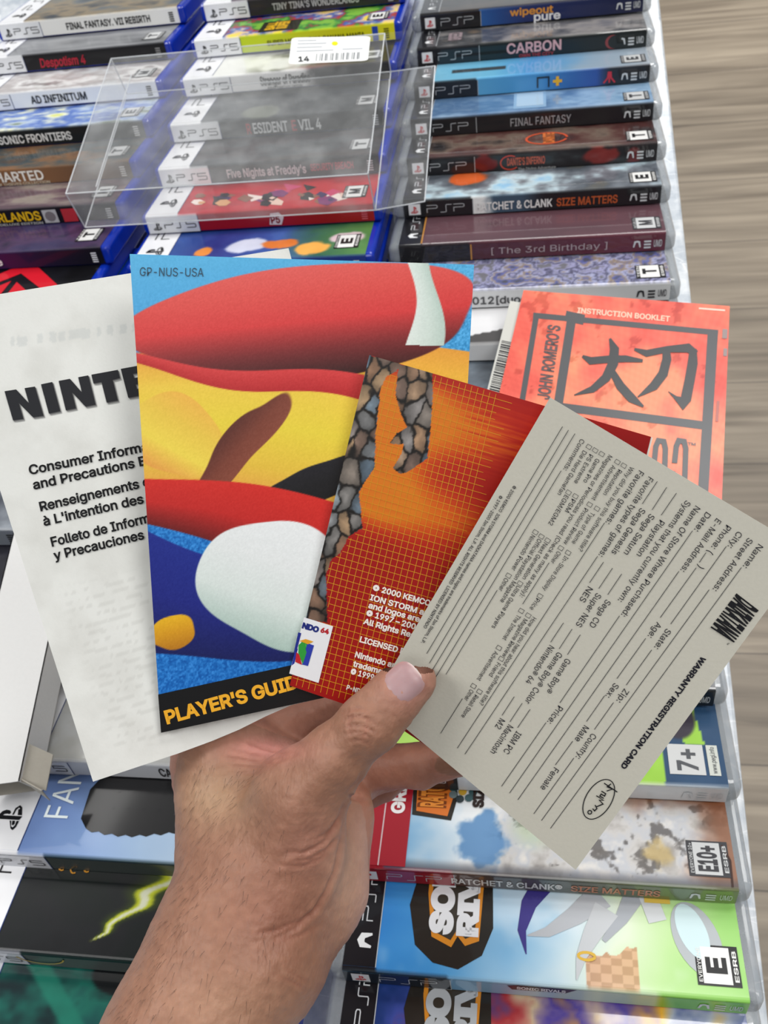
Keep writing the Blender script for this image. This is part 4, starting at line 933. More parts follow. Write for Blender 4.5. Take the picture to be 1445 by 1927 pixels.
# tendon and thenar relief
def bulge(cx_, cy_, rx, ry, ang, amt):
    ca, sa = math.cos(ang), math.sin(ang); u = ((hx_ - cx_) * ca + (hy_ - cy_) * sa) / rx; v = (-(hx_ - cx_) * sa + (hy_ - cy_) * ca) / ry
    return amt * np.exp(-(u * u + v * v)) * front
disp += bulge(590, 1480, 95, 40, -.75, .0022) + bulge(560, 1580, 60, 70, 0, .0015) - bulge(480, 1560, 34, 70, .35, .0022) - bulge(660, 1440, 24, 16, -.7, .0006)
disp -= bulge(520, 1760, 80, 26, -.5, .0012)
HP2 = HP + HN * disp[:, None]
# skin tint, a real property of the skin: pinker joints and web, yellower back, paler palm; the dark lower centre is painted shade
x, y = hx_, hy_
c = np.broadcast_to(hx('946A55'), (len(HP), 3)).copy()
c = mixc(c, hx('B09072'), np.exp(-(((x - 400) / 70) ** 2 + ((y - 1500) / 60) ** 2)) * .8)
c = mixc(c, hx('BC7C72'), np.clip(np.exp(-(((x - 500) / 75) ** 2 + ((y - 1410) / 26) ** 2)) * .95, 0, 1))
c = mixc(c, hx('A87466'), np.exp(-(((x - 600) / 80) ** 2 + ((y - 1590) / 70) ** 2)) * .5)
c = mixc(c, hx('C4988A'), sm(640, 690, x) * sm(1480, 1560, y) * .9)
c = mixc(c, hx('CBA48E'), np.exp(-(((x - 650) / 40) ** 2 + ((y - 1660) / 110) ** 2)) * .7)
c = mixc(c, hx('B98478'), np.exp(-(((x - 770) / 55) ** 2 + ((y - 1290) / 50) ** 2)) * .75)
c = mixc(c, hx('B27A66'), (HP[:, 2] < -.342) * sm(1350, 1400, 1500 + 0 * y) * .8)
c = mixc(c, hx('B58C72'), np.exp(-(((x - 420) / 120) ** 2 + ((y - 1900) / 70) ** 2)) * .6)
c = mixc(c, hx('8E5A4A'), np.exp(-(((x - 520) / 90) ** 2 + ((y - 1720) / 90) ** 2)) * .45)  # darker centre of the lower hand: shading put into the skin colour
c = mixc(c, hx('98604F'), np.clip(redden, 0, .6))
c = c + (fbm(x / 14, y / 14, 12, 4) - .5)[:, None] * np.array([.08, .07, .06])
W_ = HP2 @ R.T + CAM
hand = thing('hand', 'bare left hand with forearm, thumb pressing the booklets and card into a fan', 'hand', tuple(cpt(470, 1740, .34) @ R.T + CAM))
sk = mat('skin', .5, spec=.38, sss=.15, bump=.5, bscale=520, vary=.07)
nt = sk.node_tree
wv = nt.nodes.new('ShaderNodeTexVoronoi'); wv.inputs['Scale'].default_value = 900; tc_ = [n for n in nt.nodes if n.type == 'TEX_COORD'][0]
mpv = nt.nodes.new('ShaderNodeMapping'); mpv.inputs['Scale'].default_value = (1, .45, 1); mpv.inputs['Rotation'].default_value = (0, 0, .5)
nt.links.new(tc_.outputs['Object'], mpv.inputs[0]); nt.links.new(mpv.outputs[0], wv.inputs['Vector'])
b2 = nt.nodes.new('ShaderNodeBump'); b2.inputs['Strength'].default_value = .3; b2.inputs['Distance'].default_value = .0003
ob = [n for n in nt.nodes if n.type == 'BUMP' and n != b2][0]
nt.links.new(wv.outputs['Distance'], b2.inputs['Height']); nt.links.new(ob.outputs[0], b2.inputs['Normal']); nt.links.new(b2.outputs[0], nt.nodes['Principled BSDF'].inputs['Normal'])
body = mesh('palm_and_fingers', W_, [tuple(f_) for f_ in HF.tolist()], sk, hand, np.clip(c, 0, 1), smooth=True)
# fine dark hair on the wrist and forearm
rsh = np.random.RandomState(7); fr_i = np.where((HN[:, 2] > .25) & (hy_ > 1440) & (hy_ < 2050) & (hx_ < 560) & (HP[:, 2] > -.335))[0]
wt = np.exp(-((hx_[fr_i] - (330 - (hy_[fr_i] - 1700) * .35)) / 90) ** 2) + .12
pick = rsh.choice(fr_i, 520, replace=False, p=wt / wt.sum())
hv = []; hf = []
for i in pick:
    P0 = HP2[i]; n_ = HN[i]; L_ = .002 + .003 * rsh.rand(); d_ = np.array([-.45 + .5 * rsh.rand(), -.75 + .3 * rsh.rand(), 0]); d_ -= n_ * (d_ @ n_); d_ /= np.linalg.norm(d_)
    sdv = np.cross(d_, n_); b0 = len(hv)
    for k in range(4):
        t = k / 3; q = P0 + d_ * L_ * t + n_ * (.0001 + .0009 * t - .0005 * t * t) ; w2_ = .00004 * (1 - t * .85); hv += [q + sdv * w2_, q - sdv * w2_]
    hf += [(b0 + 2 * k, b0 + 2 * k + 1, b0 + 2 * k + 3, b0 + 2 * k + 2) for k in range(3)]
ho = mesh('arm_hair', np.array(hv) @ R.T + CAM, hf, mat('dark_hair', .5, '2A1C16'), hand); ho['kind'] = 'stuff'
# thumb nail: a curved plate bedded on the thumb
def surf_depth(px, py):
    D = np.full(len(px), .27)
    for _ in range(60):
        P = np.stack([(px - CX) / F * D, -(py - CY) / F * D, -D], 1); D = D + np.clip(sdf(P[:, 0], P[:, 1], P[:, 2]), -.01, .01) * .9
    return D
n1, n2 = 22, 18
a_, r_2 = np.meshgrid(np.linspace(0, 2 * math.pi, 41)[:-1], np.linspace(0, 1, 10)); a_ = a_.ravel(); rr = r_2.ravel()
ca, sa = np.cos(a_), np.sin(a_); pw = 2 / 3.0
su = np.sign(ca) * np.abs(ca) ** pw * rr; sv = np.sign(sa) * np.abs(sa) ** pw * rr
e1 = np.array([.76, -.65]); e2 = np.array([.65, .76])
nxp = 760 + e1[0] * su * 34 + e2[0] * sv * (35 + 1.5 * su); nyp = 1284 + e1[1] * su * 34 + e2[1] * sv * (35 + 1.5 * su)
nd = surf_depth(nxp, nyp)
lift = .0005 * (1 - rr ** 6) - .0001
nd = nd - lift
NP = np.stack([(nxp - CX) / F * nd, -(nyp - CY) / F * nd, -nd], 1) @ R.T + CAM
fs = [(k * 40 + i, k * 40 + (i + 1) % 40, (k + 1) * 40 + (i + 1) % 40, (k + 1) * 40 + i) for k in range(9) for i in range(40)]
# colour: pink bed, white free edge
nc = np.broadcast_to(hx('A48486'), (len(su), 3)).copy(); nc = mixc(nc, hx('DCC8C4'), sm(.84, .96, su)); nc = mixc(nc, hx('BCA2A4'), sm(-.35, -.8, su) * .0); nc = mixc(nc, hx('B88880'), sm(.86, 1, rr) * (su < .75) * .6)
nc = mixc(nc, hx('D8B8B4'), sm(-.6, -.95, su) * 0)
M['nail_ink'] = mat('fingernail_plate', .42, spec=.45, sss=.15, coat=.1, coat_rough=.3, vary=.03, bscale=250)
mesh('fingernail', NP, fs, M['nail_ink'], hand, nc, smooth=True)
# ---------------------------------------------------------------- the papers held in the hand
def plane_map(a, b, c_, extra=None):
    def m(x, y, l):
        q = a + b * (x - 700) / 1000 + c_ * (y - 1320) / 1000
        if extra is not None: q = q + extra(x, y)
        return at_depth(x, y, 1 / q - l)
    return m
def backing(name, par, mp, pf, nx, ny, d0, d1, m_, inset=0.0):
    """a solid sheet stack following the front surface between two offsets behind it"""
    a, b = np.meshgrid(np.linspace(inset, 1 - inset, nx + 1), np.linspace(inset, 1 - inset, ny + 1)); a = a.ravel(); b = b.ravel(); X, Y = pf(a, b)
    Fr = mp(X, Y, np.full(len(X), -d0)); Bk = mp(X, Y, np.full(len(X), -d1)); n = len(X); w1 = nx + 1
    fs = []
    for j in range(ny):
        for i in range(nx):
            k = j * w1 + i; fs.append((k, k + 1, k + w1 + 1, k + w1)); fs.append((n + k, n + k + w1, n + k + w1 + 1, n + k + 1))
    bd = [i for i in range(w1)] + [j * w1 + nx for j in range(1, ny + 1)] + [ny * w1 + i for i in range(nx - 1, -1, -1)] + [j * w1 for j in range(ny - 1, 0, -1)]
    for i in range(len(bd)):
        k, l = bd[i], bd[(i + 1) % len(bd)]; fs.append((k, k + n, l + n, l))
    return mesh(name, np.concatenate([Fr, Bk]), fs, m_, par)
def curve_patch(top, bottom):
    tx, ty = zip(*top); bx_, by_ = zip(*bottom)
    def arc(xs, ys):
        s = np.concatenate([[0], np.cumsum(np.hypot(np.diff(xs), np.diff(ys)))]); return s / s[-1]
    st_, sb = arc(tx, ty), arc(bx_, by_)
    def f_(a, b): return np.interp(a, st_, tx) * (1 - b) + np.interp(a, sb, bx_) * b, np.interp(a, st_, ty) * (1 - b) + np.interp(a, sb, by_) * b
    return f_
# white leaflet
lf_x = lambda x, y: .012 * sm(1180, 1420, y + (x - 400) * .25) * sm(250, 620, x) + .02 * np.sin(x / 120) * sm(900, 1400, y) * sm(600, 300, x)
mp = plane_map(3.0, -.12, -.1, lf_x)
lpf = curve_patch([(-112, 571), (543, 467)], [(175, 1471), (335, 1418), (400, 1394), (450, 1373), (500, 1348), (548, 1327), (600, 1315), (680, 1300), (760, 1270)])
lf = thing('safety_leaflet', 'folded white leaflet lettered NINTENDO, hindmost paper of the fan on the left', 'leaflet', tuple(mp(np.array([500.]), np.array([1330.]), np.array([0.]))[0]))
backing('inner_sheets', lf, mp, lpf, 30, 40, .0001, .0007, M['leaf_paper'], .002)
p = Print(mp, True, .00008)
def c_lf(x, y):
    n = fbm(x / 70, y / 70, 5, 4); c = mixc(np.broadcast_to(hx('DFE0DC'), (len(x), 3)), hx('CDCDC8'), np.clip((n - .4) * 1.6, 0, 1))
    # type of the inner page showing faintly through
    r = y + .235 * x; row = np.abs((r / 17.0) % 1 - .5); wd = sm(.42, .5, vnoise(x / 7 + y / 30, np.floor(r / 17.0) * 3.7, 6))
    c = mixc(c, hx('BDBDB8'), (row < .22) * wd * .28 * sm(1120, 1150, r) * (1 - sm(1450, 1475, r)) * sm(.0, 1, (x - 60 - (y - 1000) * .33) / 40))
    r2 = (y - 632 + .12 * (x - 120)); c = mixc(c, hx('B4BABA'), (np.abs(r2) < 9) * sm(.45, .52, vnoise(x / 6, y * 0 + 3, 8)) * .3 * (x > 20)); return c
p.patch(lpf, 200, 260, c_lf, 0)
zl = lambda a, b: (a / 3.853, 500 + b / 3.853)
LET = {'N': [(0, 0), (0, 1), (.38, 1), (.66, .48), (.66, 1), (1, 1), (1, 0), (.66, 0), (.34, .55), (.34, 0)], 'I': [(0, 0), (0, 1), (1, 1), (1, 0)],
       'T': [(0, 1), (1, 1), (1, .72), (.72, .70), (.72, 0), (.30, 0), (.30, .70), (0, .70)], 'E': [(0, 0), (0, 1), (1, 1), (1, .76), (.42, .76), (.42, .62), (.92, .62), (.92, .39), (.42, .39), (.42, .24), (1, .24), (1, 0)]}
for dx_, cc, ly in ((3.5, 'A2A2A0', 2), (1.8, '6E6E6E', 3), (0, '26272B', 4)):
    for ch, bl, brr, tl in (('N', (95, 1122), (315, 1088), (33, 910)), ('I', (355, 1072), (437, 1055), (297, 860)), ('N', (478, 1048), (693, 1008), (425, 835)), ('T', (716, 1003), (908, 968), (662, 790)), ('E', (930, 958), (1110, 925), (875, 748))):
        bl, brr, tl = [np.array(zl(*q)) + np.array([dx_ * .9, dx_]) for q in (bl, brr, tl)]
        p.poly([tuple(bl + (brr - bl) * u + (tl - bl) * v) for u, v in LET[ch]], cc, ly)
for s_, p0, p1, k in (('Consumer Information', (56, 893), (261, 851.7), 1.31), ('and Precautions Booklet', (63.6, 921), (255.6, 879), 1.5), ('Renseignements et', (76.6, 962), (262, 918.4), 1.16),
                      ("à L'intention des", (83, 989.5), (271, 946.4), 1), ('Folleto de Información', (98, 1028.4), (269, 985.8), 1.42), ('y Precauciones', (102.7, 1054), (272, 1013.8), 1)):
    p.text(s_, p0, (p0[0] + (p1[0] - p0[0]) * k, p0[1] + (p1[1] - p0[1]) * k), 17, '141416', 3, .022)
p.build('front_sheet', M['paper'], lf)
# blue guide booklet
mp = plane_map(3.05, -.12, -.35)
GQ = [(244, 478), (892, 498), (852, 1261), (303, 1379)]; gpf = bil(GQ)
gd = thing('guide_booklet', "blue guide booklet with red and yellow cover art and PLAYER'S GUIDE on a black band", 'booklet', tuple(mp(np.array([600.]), np.array([1300.]), np.array([0.]))[0]))
backing('pages', gd, mp, gpf, 6, 6, .0003, .0012, M['pages'], .002)
backing('back_cover', gd, mp, gpf, 2, 2, .0013, .0015, M['white_board'])
p = Print(mp, True, .00007)
def wave(x, y, y0, amp, lam, ph, slope): return y - (y0 + slope * (x - 560) + amp * np.sin(x / lam + ph))
def c_gd(x, y):
    sp = fbm(x / 3.2, y / 3.2, 77, 2) - .5
    c = palette(['58B4E4', '3A96D8', '1E78C8', '1A70C4'], (y - 480) / 800) + sp[:, None] * .34 * sm(560, 800, y + x * .2)[:, None]
    def band(c, top, bot, c0, c1, soft=1.2):
        m = sm(-soft, soft, top) * sm(-soft, soft, -bot); t = np.clip(top / np.maximum(top - bot, 1), 0, 1)
        return mixc(c, palette(c1 if isinstance(c1, list) else [c0, c1], t), m)
    gr = (fbm(x / 2.2, y / 2.2, 50, 2) - .5)[:, None] * .06
    # broad flowing shapes of colour
    def blob(c, cx_, cy_, rx, ry, ang, cols, wob=.10, seed=1, gy=1.0):
        ca, sa = math.cos(ang), math.sin(ang); u = ((x - cx_) * ca + (y - cy_) * sa) / rx; v = (-(x - cx_) * sa + (y - cy_) * ca) / ry
        th = np.arctan2(v, u); d = np.sqrt(u * u + v * v) + wob * np.sin(3 * th + seed) + wob * .5 * np.sin(5 * th + seed * 2)
        return mixc(c, palette(cols, np.clip(.5 + v * .5 * gy, 0, 1)), 1 - sm(1 - 1.2 / min(rx, ry), 1 + 1.2 / min(rx, ry), d))
    c = band(c, wave(x, y, 655, 18, 150, .4, .02), wave(x, y, 985, 24, 120, 1.3, .14), '', ['E8A03C', 'F0CC48', 'ECD440', 'E8C040', 'E89A48'])
    c = blob(c, 575, 605, 330, 108, -.10, ['E4605A', 'E0504A', 'D83C3C', '7A2628', '301414'], .05, .6)
    c = band(c, wave(x, y, 700, 10, 70, 2.0, .10), wave(x, y, 742, 12, 64, 1.2, .16), '', ['D84040', 'B82428'])
    c = blob(c, 330, 820, 96, 74, .5, ['F0B84A', 'ECC84A', 'F2D850', 'E8A048'], .05, 4)
    c = blob(c, 455, 838, 130, 34, -.85, ['5E2C22', '7C3E2E', '8A4836'], .12, 3)
    c = blob(c, 600, 905, 100, 34, -.35, ['1C1A22', '141216', '0E0C0E'], .14, .4)
    c = band(c, wave(x, y, 940, 16, 110, .2, .16), wave(x, y, 1110, 26, 130, 1.2, .42), '', ['D42A22', 'C42420', '6A1414']) * 1.0
    c = band(c, wave(x, y, 1090, 14, 80, 3.2, .34), wave(x, y, 1232, 12, 90, 2.0, -.03), '', ['1A2A8A', '1A2480', '121A58'])
    c = blob(c, 520, 1100, 150, 118, .35, ['EEF1F2', 'E8ECEC', 'DCE6E2', 'A8C2B8'], .05, 2.6)
    c = blob(c, 325, 1190, 44, 32, -.25, ['ECB820', 'D89A1C', 'B87818'], .05, 1)
    c = band(c, x - (770 + 14 * np.sin(y / 40)), x - (822 + 16 * np.sin(y / 46 + .6)) + 900 * (y > 650), '', ['E2ECE6', 'D4E2DA', 'BCD0C6'])
    return c + gr
p.patch(gpf, 330, 450, c_gd, 0)
p.poly([(297.5, 1307), (556, 1250), (853, 1190), (852, 1261), (303, 1379)], '0E0E10', 1)
p.text("PLAYER'S GUIDE", (314, 1362), (582, 1288), 23.5, 'F0B02C', 3, .035)
p.text('GP-NUS-USA', (263, 519), (383, 520.5), 16, '2E4A5C', 3)
p.build('front_cover', M['gloss_paper'], gd)
# red booklet
mp = plane_map(3.09, .05, -.4)
rpf = curve_patch([(695, 668), (1225, 822)], [(545, 1290), (600, 1309), (680, 1336), (740, 1362), (800, 1402), (1050, 1530)])
rd = thing('red_booklet', 'red booklet back with gold grid and white copyright text, in front of the blue guide', 'booklet', tuple(mp(np.array([700.]), np.array([1320.]), np.array([0.]))[0]))
backing('pages', rd, mp, lambda a, b: (lambda r: (r[0] + 3 * a, r[1] + 1.5 * a))(rpf(a, b)), 12, 6, .0002, .0010, M['pages'], .0)
p = Print(mp, True, .00006)
e1 = np.array([530, 154.]); e2 = np.array([-150, 622.]); Minv = np.linalg.inv(np.stack([e1, e2], 1))
z3 = lambda pts: [(540 + a / 2.8348, 660 + b / 2.8348) for a, b in pts]
def inpoly(pts, x, y):
    r = np.zeros(len(x), bool); n = len(pts)
    for i in range(n):
        x1, y1 = pts[i]; x2, y2 = pts[(i + 1) % n]
        if y1 == y2: continue
        m = ((y1 > y) != (y2 > y)) & (x < (x2 - x1) * (y - y1) / (y2 - y1) + x1); r ^= m
    return r
LIMB = z3([(430, 20), (600, 68), (585, 110), (530, 135), (498, 205), (482, 350), (470, 480), (466, 620), (385, 755), (402, 945), (330, 992), (285, 1080), (240, 1112), (208, 1195), (212, 1310), (214, 1450), (60, 1430)])
ARM = z3([(596, 70), (775, 112), (778, 235), (765, 430), (748, 575), (640, 650), (600, 657), (565, 625), (605, 560), (625, 498), (585, 500), (548, 492), (585, 440), (640, 410), (605, 330), (578, 235)])
VS = np.random.RandomState(5).rand(90, 2)
def c_rd(x, y):
    uv = (np.stack([x - 695, y - 668], 1)) @ Minv.T; u, v = uv[:, 0], uv[:, 1]
    st_ = fbm(u * 5, v * 140, 9, 4)
    g1 = np.exp(-((v - .13) / .11) ** 2) * sm(.80, .25, u + (st_ - .5) * .5); g2 = np.exp(-((v - .40) / .09) ** 2) * sm(.9, .2, u + (st_ - .5) * .5)
    g3 = np.exp(-((u - .16) / .12) ** 2) * sm(.0, .1, v) * sm(.55, .3, v) * .8
    g = np.clip(g1 + g2 * .9 + g3, 0, 1)
    c = palette(['9C0A08', 'B4220A', 'D0560C', 'DA7A14'], g * .95 + (st_ - .5) * .25 * (g > .05)); c = mixc(c, hx('8A0606'), sm(.75, 1, u) * .6)
    bd = np.zeros(len(x), bool)
    wx = x + (fbm(x / 16, y / 16, 60) - .5) * 14; wy = y + (fbm(x / 16, y / 16, 61) - .5) * 14
    m = inpoly(LIMB, wx * .3 + x * .7, y) | inpoly(ARM, x, y)
    # armour-like cells: mottled brown, grey and steel with dark seams
    idx = np.where(m)[0]
    if len(idx):
        X = np.stack([(wx[idx] * .96 + wy[idx] * .24) / 27, (wy[idx] * .96 - wx[idx] * .24) / 42], 1); ci = np.floor(X); best = np.full(len(idx), 9.); sec = np.full(len(idx), 9.); cid = np.zeros(len(idx))
        for i in (-1, 0, 1):
            for j in (-1, 0, 1):
                cc = ci + [i, j]; h_ = (np.sin(cc[:, 0] * 127.1 + cc[:, 1] * 311.7) * 43758.5) % 1; h2 = (np.sin(cc[:, 0] * 269.5 + cc[:, 1] * 183.3) * 43758.5) % 1
                d = np.hypot(cc[:, 0] + h_ - X[:, 0], cc[:, 1] + h2 - X[:, 1]); lt = d < best
                sec = np.where(lt, best, np.minimum(sec, d)); cid = np.where(lt, h_, cid); best = np.where(lt, d, best)
        k = palette(['A07A5E', '7A6660', 'C09A78', '64788A', 'A4B0B8', '8A6A58', 'C8A880'], cid)
        k = k * (1.12 - .55 * best - .25 * fbm(wx[idx] / 9, wy[idx] / 14, 33))[:, None]; k = mixc(k, hx('14100E'), 1 - sm(.03, .20, sec - best))
        c[idx] = k
    return c
p.patch(rpf, 300, 340, c_rd, 0)
def uvp(u, v): return (695 + 530 * u - 150 * v, 668 + 154 * u + 622 * v)
_L = lambda x, y: bool(inpoly(LIMB, np.array([x]), np.array([y]))[0] or inpoly(ARM, np.array([x]), np.array([y]))[0])
def gridline(f_, n=60):
    run = []
    for i in range(n + 1):
        q = f_(i / n)
        if _L(*q):
            if len(run) > 1: p.stroke(run, .95, 'D8941C', 1)
            run = []
        else: run.append(q)
    if len(run) > 1: p.stroke(run, .95, 'D8941C', 1)
rs = random.Random(2)
for i in range(1, 30):
    u = .0215 * i
    hi_v = 1.0 if u < .64 else .9
    lo_v = .004 if u < .42 else .006 + (0 if u < .48 else .0)
    if u > .46: lo_v = .0
    if u <= .36 or True: gridline(lambda t, u=u, a=(lo_v if u < .46 else .78), b=.995: uvp(u, a + (b - a) * t)) if u < .46 else gridline(lambda t, u=u: uvp(u, .70 + .28 * t))
for j in range(1, 50):
    v = .0199 * j
    r_end = .46 + .05 * rs.random() if v < .62 else .62
    gridline(lambda t, v=v, r=r_end: uvp(.004 + r * t, v))
for s_, a, b in (('© 2000 KEMCO,', (455, 1275), (772, 1365)), ('ION STORM and', (440, 1328), (778, 1424)), ('and logos are', (432, 1370), (705, 1447)), ('© 1997 – 2000', (420, 1410), (708, 1494)), ('All Rights Reserved', (405, 1455), (790, 1566)),
                 ('LICENSED BY', (385, 1552), (655, 1628)), ('Nintendo and', (360, 1633), (600, 1700)), ('trademarks', (350, 1682), (560, 1741)), ('© 1999', (337, 1722), (460, 1757)), ('P-NDKE', (315, 1806), (420, 1838))):
    p.text(s_, z3([a])[0], z3([b])[0], 10.2 if s_ != 'P-NDKE' else 8.5, 'F2EAE4', 4, .03)
# console logo block
p.poly(z3([(91, 1422), (246, 1470), (168, 1772), (12, 1722)]), 'E9EAEE', 4)
p.text('NDO', z3([(78, 1477)])[0], z3([(166, 1503)])[0], 9.5, '1E2A7A', 5, .06); p.text('64', z3([(177, 1500)])[0], z3([(221, 1512)])[0], 8.5, 'B81E2A', 5, .05)
for pts, cc in (([(60, 1502), (76, 1507), (52, 1600), (36, 1610)], '1E2A8A'), ([(108, 1560), (144, 1572), (112, 1682), (80, 1674)], '2A3AA8'), ([(62, 1570), (88, 1545), (104, 1610), (84, 1672), (60, 1612)], '2E9A3A'), ([(66, 1548), (100, 1538), (142, 1552), (112, 1566)], 'E0A020'),
                ([(50, 1608), (66, 1622), (80, 1676), (44, 1660)], 'C02028'), ([(46, 1590), (58, 1590), (40, 1668), (24, 1680)], '22309A'), ([(84, 1552), (108, 1562), (98, 1610)], '3AAA44')):
    p.poly(z3(pts), cc, 6)
p.build('back_cover', M['gloss_paper'], rd)
# grey registration card
mp = plane_map(3.13, .5, -.4)
CQ = [(1523, 1039), (1083, 1637), (701, 1319), (1035, 748)]
cdt = thing('registration_card', 'light grey WARRANTY REGISTRATION CARD with ruled lines, front of the fan under the thumb', 'card', tuple(mp(np.array([780.]), np.array([1330.]), np.array([0.]))[0]))
P4 = mp(np.array([q[0] for q in CQ], float), np.array([q[1] for q in CQ], float), np.zeros(4)); nrm = np.cross(P4[1] - P4[0], P4[3] - P4[0]); nrm /= np.linalg.norm(nrm)
if nrm @ (CAM - P4[0]) < 0: nrm = -nrm
V, Fc = slab(P4, nrm, .0003); mesh('card_stock', V, Fc, mat('grey_card_stock', .8, 'C0BDB1', spec=.25, bump=.15, bscale=900, vary=.04), cdt)
p = Print(mp, True, .00008)
ZO = {'A': (750, 750, 4.014), 'B': (1050, 780, 3.656), 'C': (780, 1050, 4.014), 'D': (1000, 1130, 4.014)}
def Z(t):
    o = ZO[t[0]]; return (o[0] + t[1] / o[2], o[1] + t[2] / o[2])
BIG = [('Name:', 'B', 1378, 888, 'B', 1270, 1042), ('Street Address:', 'B', 1308, 845, 'B', 1062, 1200), ('City:', 'B', 1235, 800, 'B', 1165, 905), ('State:', 'B', 745, 1470, 'B', 660, 1600),
       ('Zip:', 'D', 700, 663, 'D', 640, 755), ('Country:', 'D', 455, 1000, 'D', 332, 1180), ('Phone:', 'B', 1158, 757, 'B', 1052, 910), ('Age:', 'B', 680, 1425, 'B', 615, 1522), ('Sex:', 'D', 625, 620, 'D', 557, 718),
       ('Male', 'D', 397, 940, 'D', 325, 1050), ('Female', 'D', 170, 1258, 'D', 65, 1415), ('E-Mail Address:', 'B', 1090, 712, 'B', 840, 1068), ('Date:', 'B', 1018, 668, 'B', 935, 790),
       ('Name Of Store Where Purchased:', 'B', 945, 625, 'B', 432, 1375), ('Price:', 'C', 1085, 1112, 'C', 1000, 1235), ('Systems that you currently own:', 'B', 880, 588, 'B', 410, 1275), ('Playstation', 'B', 700, 722, 'B', 538, 962),
       ('Sega Saturn', 'B', 632, 680, 'B', 450, 950), ('Sega Genesis', 'B', 568, 640, 'B', 365, 948), ('Sega CD', 'B', 330, 1270, 'B', 212, 1450), ('Super NES', 'B', 265, 1225, 'B', 120, 1445), ('NES', 'B', 205, 1180, 'B', 145, 1275),
       ('Game Boy®', 'C', 1142, 755, 'C', 988, 1005), ('Game Boy® Color', 'C', 1080, 707, 'C', 830, 1085), ('Nintendo® 64', 'C', 1018, 655, 'C', 835, 935), ('IBM PC', 'C', 770, 1305, 'C', 668, 1462), ('Macintosh', 'C', 708, 1255, 'C', 570, 1462), ('M2', 'C', 645, 1208, 'C', 605, 1275),
       ('Favorite types of games:', 'B', 622, 425, 'B', 277, 965), ('Favorite games:', 'B', 557, 382, 'B', 325, 740), ('(', 'B', 1030, 930, 'B', 1022, 942), (')', 'B', 965, 1030, 'B', 957, 1042)]
SML = [('Why did you buy this software title?', 'B', 498, 355, 'B', 137, 930), ('Reputation', 'B', 415, 375, 'B', 308, 545), ('Type of Game', 'B', 228, 668, 'B', 92, 880), ('In-Store Display', 'A', 1255, 1185, 'A', 1085, 1440), ('Price', 'A', 1040, 1505, 'A', 988, 1585),
       ('Advertisement', 'B', 372, 345, 'B', 228, 580), ('Product Review', 'B', 182, 640, 'B', 35, 885), ('Other', 'A', 1198, 1150, 'A', 1145, 1235), ('Magazines or Periodicals you read (Check as many as apply):', 'B', 348, 275, 'A', 912, 1490),
       ('Game Pro', 'B', 260, 300, 'B', 172, 460), ('PSM', 'A', 1308, 755, 'A', 1255, 848), ('Next Generation', 'A', 1098, 1085, 'A', 932, 1355), ('Ultra Game Players', 'A', 893, 1410, 'A', 700, 1725), ('PS Extreme', 'B', 215, 270, 'B', 108, 465), ('EGM/EGM2', 'A', 1255, 725, 'A', 1128, 945),
       ('Official Playstation Magazine', 'A', 1052, 1055, 'A', 765, 1530), ('Die Hard Gamefan', 'B', 172, 245, 'A', 1198, 718), ('Nintendo Power', 'A', 1003, 1025, 'A', 850, 1290), ('Other', 'A', 800, 1352, 'A', 752, 1445), ('Comments:', 'B', 155, 165, 'B', 35, 375),
       ('How did you hear about this software title?', 'C', 892, 442, 'C', 485, 1100), ('Magazine Review', 'C', 825, 455, 'C', 658, 740), ('Friend', 'C', 622, 785, 'C', 560, 885), ('Retail Store', 'C', 455, 1030, 'C', 350, 1195), ('The Internet', 'C', 775, 425, 'C', 662, 610), ('Advertisement', 'C', 605, 700, 'C', 468, 915), ('Other', 'C', 418, 990, 'C', 372, 1068)]
INK = '1C1C26'
for L_, h_, bd in ((BIG, 11.6, 0), (SML, 8.6, 0)):
    for s_, z0, x0, y0, z9, x9, y9 in L_:
        hh = 9.2 if s_ == 'Comments:' else (13 if s_ in '()' else h_)
        p.text(s_, Z((z0, x0, y0)), Z((z9, x9, y9)), hh, INK, 3, bd)
for z_, x, y in (('B', 452, 352), ('B', 268, 648), ('A', 1280, 1165), ('A', 1068, 1492), ('B', 408, 327), ('B', 217, 620), ('A', 1225, 1130), ('B', 300, 272), ('A', 1335, 738), ('A', 1125, 1072), ('A', 917, 1397), ('B', 255, 247), ('A', 1283, 710), ('A', 1078, 1042), ('B', 212, 223), ('A', 1033, 1010), ('A', 830, 1338),
                 ('C', 858, 435), ('C', 655, 762), ('C', 490, 1010), ('C', 806, 400), ('C', 637, 680), ('C', 445, 968)):
    cx_, cy_ = Z((z_, x, y)); d = np.array([-.53, .85]); n_ = np.array([.85, .53])
    p.stroke([tuple(np.array([cx_, cy_]) + d * a * 3.6 + n_ * b * 4.6) for a, b in ((-1, -1), (1, -1), (1, 1), (-1, 1))], .8, INK, 3, closed=True)
